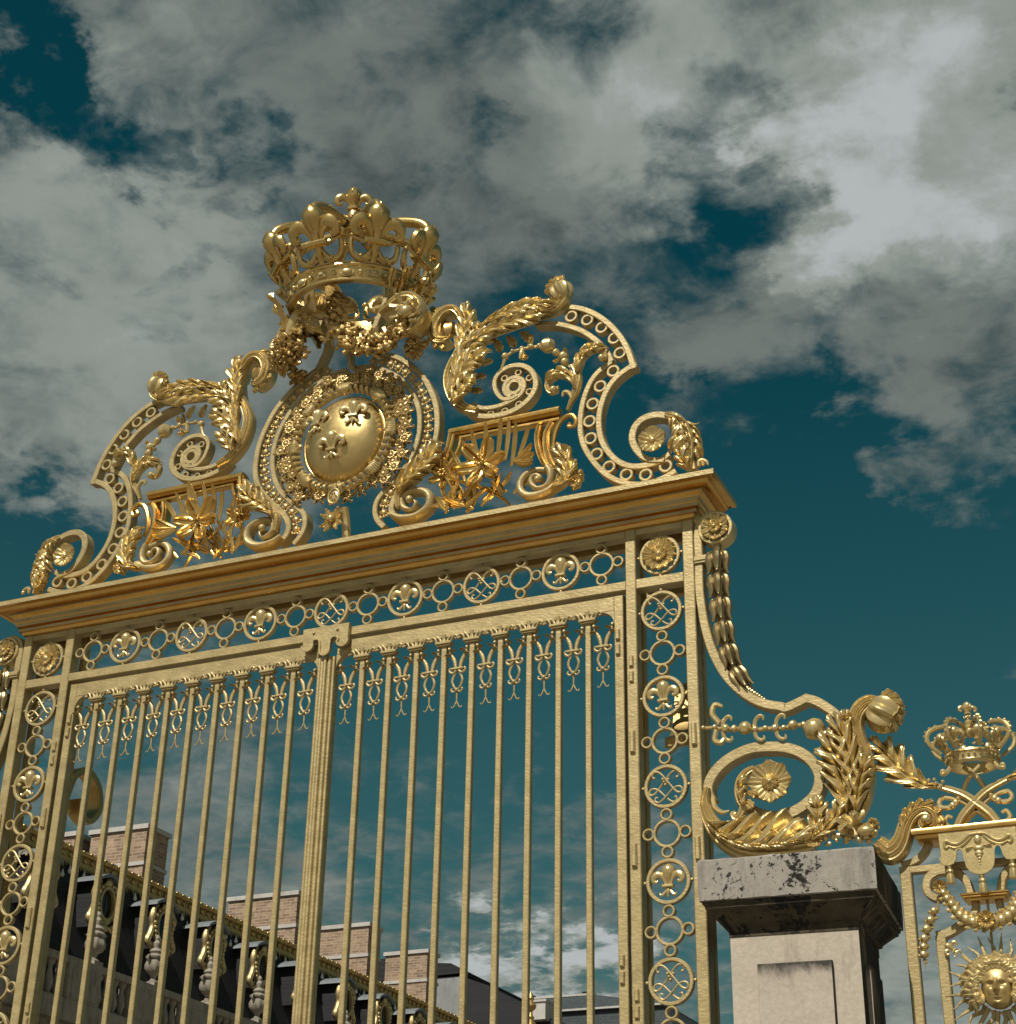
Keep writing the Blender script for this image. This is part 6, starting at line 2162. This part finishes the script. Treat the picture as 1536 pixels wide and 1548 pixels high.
med = NZ(12, 9, .61, (7.3, 2.2, 0), .5)
fin = NZ(42, 6, .65, (1.3, 9.2, 0), .2)
cover = blobs(COVER)
dens = M_('ADD', M_('MULTIPLY', M_('SUBTRACT', big, .5), 1.1), M_('MULTIPLY', M_('SUBTRACT', med, .5), 2.5))
dens = M_('ADD', dens, M_('MULTIPLY', M_('SUBTRACT', fin, .5), .5))
dens = M_('ADD', dens, cover)
# clear sky round the sun, behind the viewer
bk = nt.nodes.new('ShaderNodeMapRange'); bk.interpolation_type = 'SMOOTHSTEP'
L(sep.outputs[1], bk.inputs['Value'])
bk.inputs['From Min'].default_value = -.15; bk.inputs['From Max'].default_value = .40
bk.inputs['To Min'].default_value = -1.1; bk.inputs['To Max'].default_value = 0
dens = M_('ADD', dens, bk.outputs[0])
mask = nt.nodes.new('ShaderNodeMapRange'); mask.interpolation_type = 'SMOOTHSTEP'
L(dens, mask.inputs['Value'])
mask.inputs['From Min'].default_value = -.50; mask.inputs['From Max'].default_value = .90
mask.inputs['To Max'].default_value = .97
# cloud brightness: thick bases grey, thin and sun-side parts paler
bri = M_('ADD', M_('MULTIPLY', M_('SUBTRACT', NZ(7, 8, .62, (5.5, 5.5, 0), .3), .5), 1.15), blobs(BRIGHT))
bri = M_('ADD', bri, M_('MULTIPLY', M_('SUBTRACT', med, .5), .55))
cr = nt.nodes.new('ShaderNodeValToRGB')
cr.color_ramp.interpolation = 'EASE'
el = cr.color_ramp.elements
def cc(r, g, b): return tuple(q / SKY_STR for q in (r, g, b)) + (1,)
el[0].position = 0.0; el[0].color = cc(*CLD[0])
el[1].position = 1.0; el[1].color = cc(*CLD[3])
e = el.new(.36); e.color = cc(*CLD[1])
e = el.new(.68); e.color = cc(*CLD[2])
L(M_('MULTIPLY', M_('ADD', bri, .48), .78), cr.inputs[0])
# Nishita blue, deepened and shifted towards teal
tint = nt.nodes.new('ShaderNodeMix'); tint.data_type = 'RGBA'; tint.blend_type = 'MULTIPLY'; tint.inputs[0].default_value = 1
L(sky.outputs[0], tint.inputs[6]); tint.inputs[7].default_value = (*TINT, 1)
# pale haze band low in the sky
hz = nt.nodes.new('ShaderNodeMapRange'); hz.interpolation_type = 'SMOOTHSTEP'
L(sep.outputs[2], hz.inputs['Value'])
hz.inputs['From Min'].default_value = .02; hz.inputs['From Max'].default_value = .60
hz.inputs['To Min'].default_value = .68; hz.inputs['To Max'].default_value = 0
hm_ = nt.nodes.new('ShaderNodeMix'); hm_.data_type = 'RGBA'
L(hz.outputs[0], hm_.inputs[0]); L(tint.outputs[2], hm_.inputs[6]); hm_.inputs[7].default_value = cc(*HAZE)
fx = nt.nodes.new('ShaderNodeMix'); fx.data_type = 'RGBA'
L(mask.outputs[0], fx.inputs[0]); L(hm_.outputs[2], fx.inputs[6]); L(cr.outputs[0], fx.inputs[7])
# bright cloud veil added low behind the viewer, unseen, to light the front gilding
bz = nt.nodes.new('ShaderNodeMapRange'); bz.interpolation_type = 'SMOOTHSTEP'
L(sep.outputs[2], bz.inputs['Value'])
bz.inputs['From Min'].default_value = .80; bz.inputs['From Max'].default_value = .30
bz.inputs['To Min'].default_value = 0; bz.inputs['To Max'].default_value = 1
by = nt.nodes.new('ShaderNodeMapRange'); by.interpolation_type = 'SMOOTHSTEP'
L(sep.outputs[1], by.inputs['Value'])
by.inputs['From Min'].default_value = .05; by.inputs['From Max'].default_value = -.55
by.inputs['To Min'].default_value = 0; by.inputs['To Max'].default_value = .9
vb = M_('MULTIPLY', M_('MULTIPLY', bz.outputs[0], by.outputs[0]), M_('ADD', M_('MULTIPLY', NZ(5, 6, .6, (2.2, 8.1, 0), .3), 1.3), .2), None, True)
vm = nt.nodes.new('ShaderNodeMix'); vm.data_type = 'RGBA'
L(vb, vm.inputs[0]); L(fx.outputs[2], vm.inputs[6]); vm.inputs[7].default_value = cc(.42, .40, .35)
L(vm.outputs[2], bg.inputs['Color'])
try:
    w.cycles.sampling_method = 'MANUAL'
    w.cycles.sample_map_resolution = 512
except Exception:
    pass

sl = bpy.data.lights.new('sun', 'SUN')
sl.energy = SUN_STR
sl.angle = R(.53)
sl.color = (1.0, .945, .86)
so = bpy.data.objects.new('sun', sl)
COL.objects.link(so)
so.rotation_euler = SUN.to_track_quat('Z', 'Y').to_euler()
so.location = (-20, -40, 60)

cd = bpy.data.cameras.new('camera')
cd.sensor_fit = 'HORIZONTAL'
cd.sensor_width = 36
cd.lens = 60.341
cd.clip_end = 20000
co = bpy.data.objects.new('camera', cd)
COL.objects.link(co)
rt = Vector((.91559, .40174, .01748)); up = Vector((.1708, -.42787, .88755)); fw = Vector((-.36405, .80965, .46037))
mt = Matrix(((rt.x, up.x, -fw.x, 5.0957), (rt.y, up.y, -fw.y, -8.5944), (rt.z, up.z, -fw.z, 1.5039), (0, 0, 0, 1)))
co.matrix_world = mt
SC.camera = co

SC.view_settings.view_transform = 'Standard'
SC.view_settings.look = 'None'
SC.view_settings.exposure = EXPO
SC.view_settings.gamma = 1
SC.cycles.max_bounces = 8
SC.cycles.glossy_bounces = 4
SC.cycles.diffuse_bounces = 2
SC.cycles.sample_clamp_indirect = 4
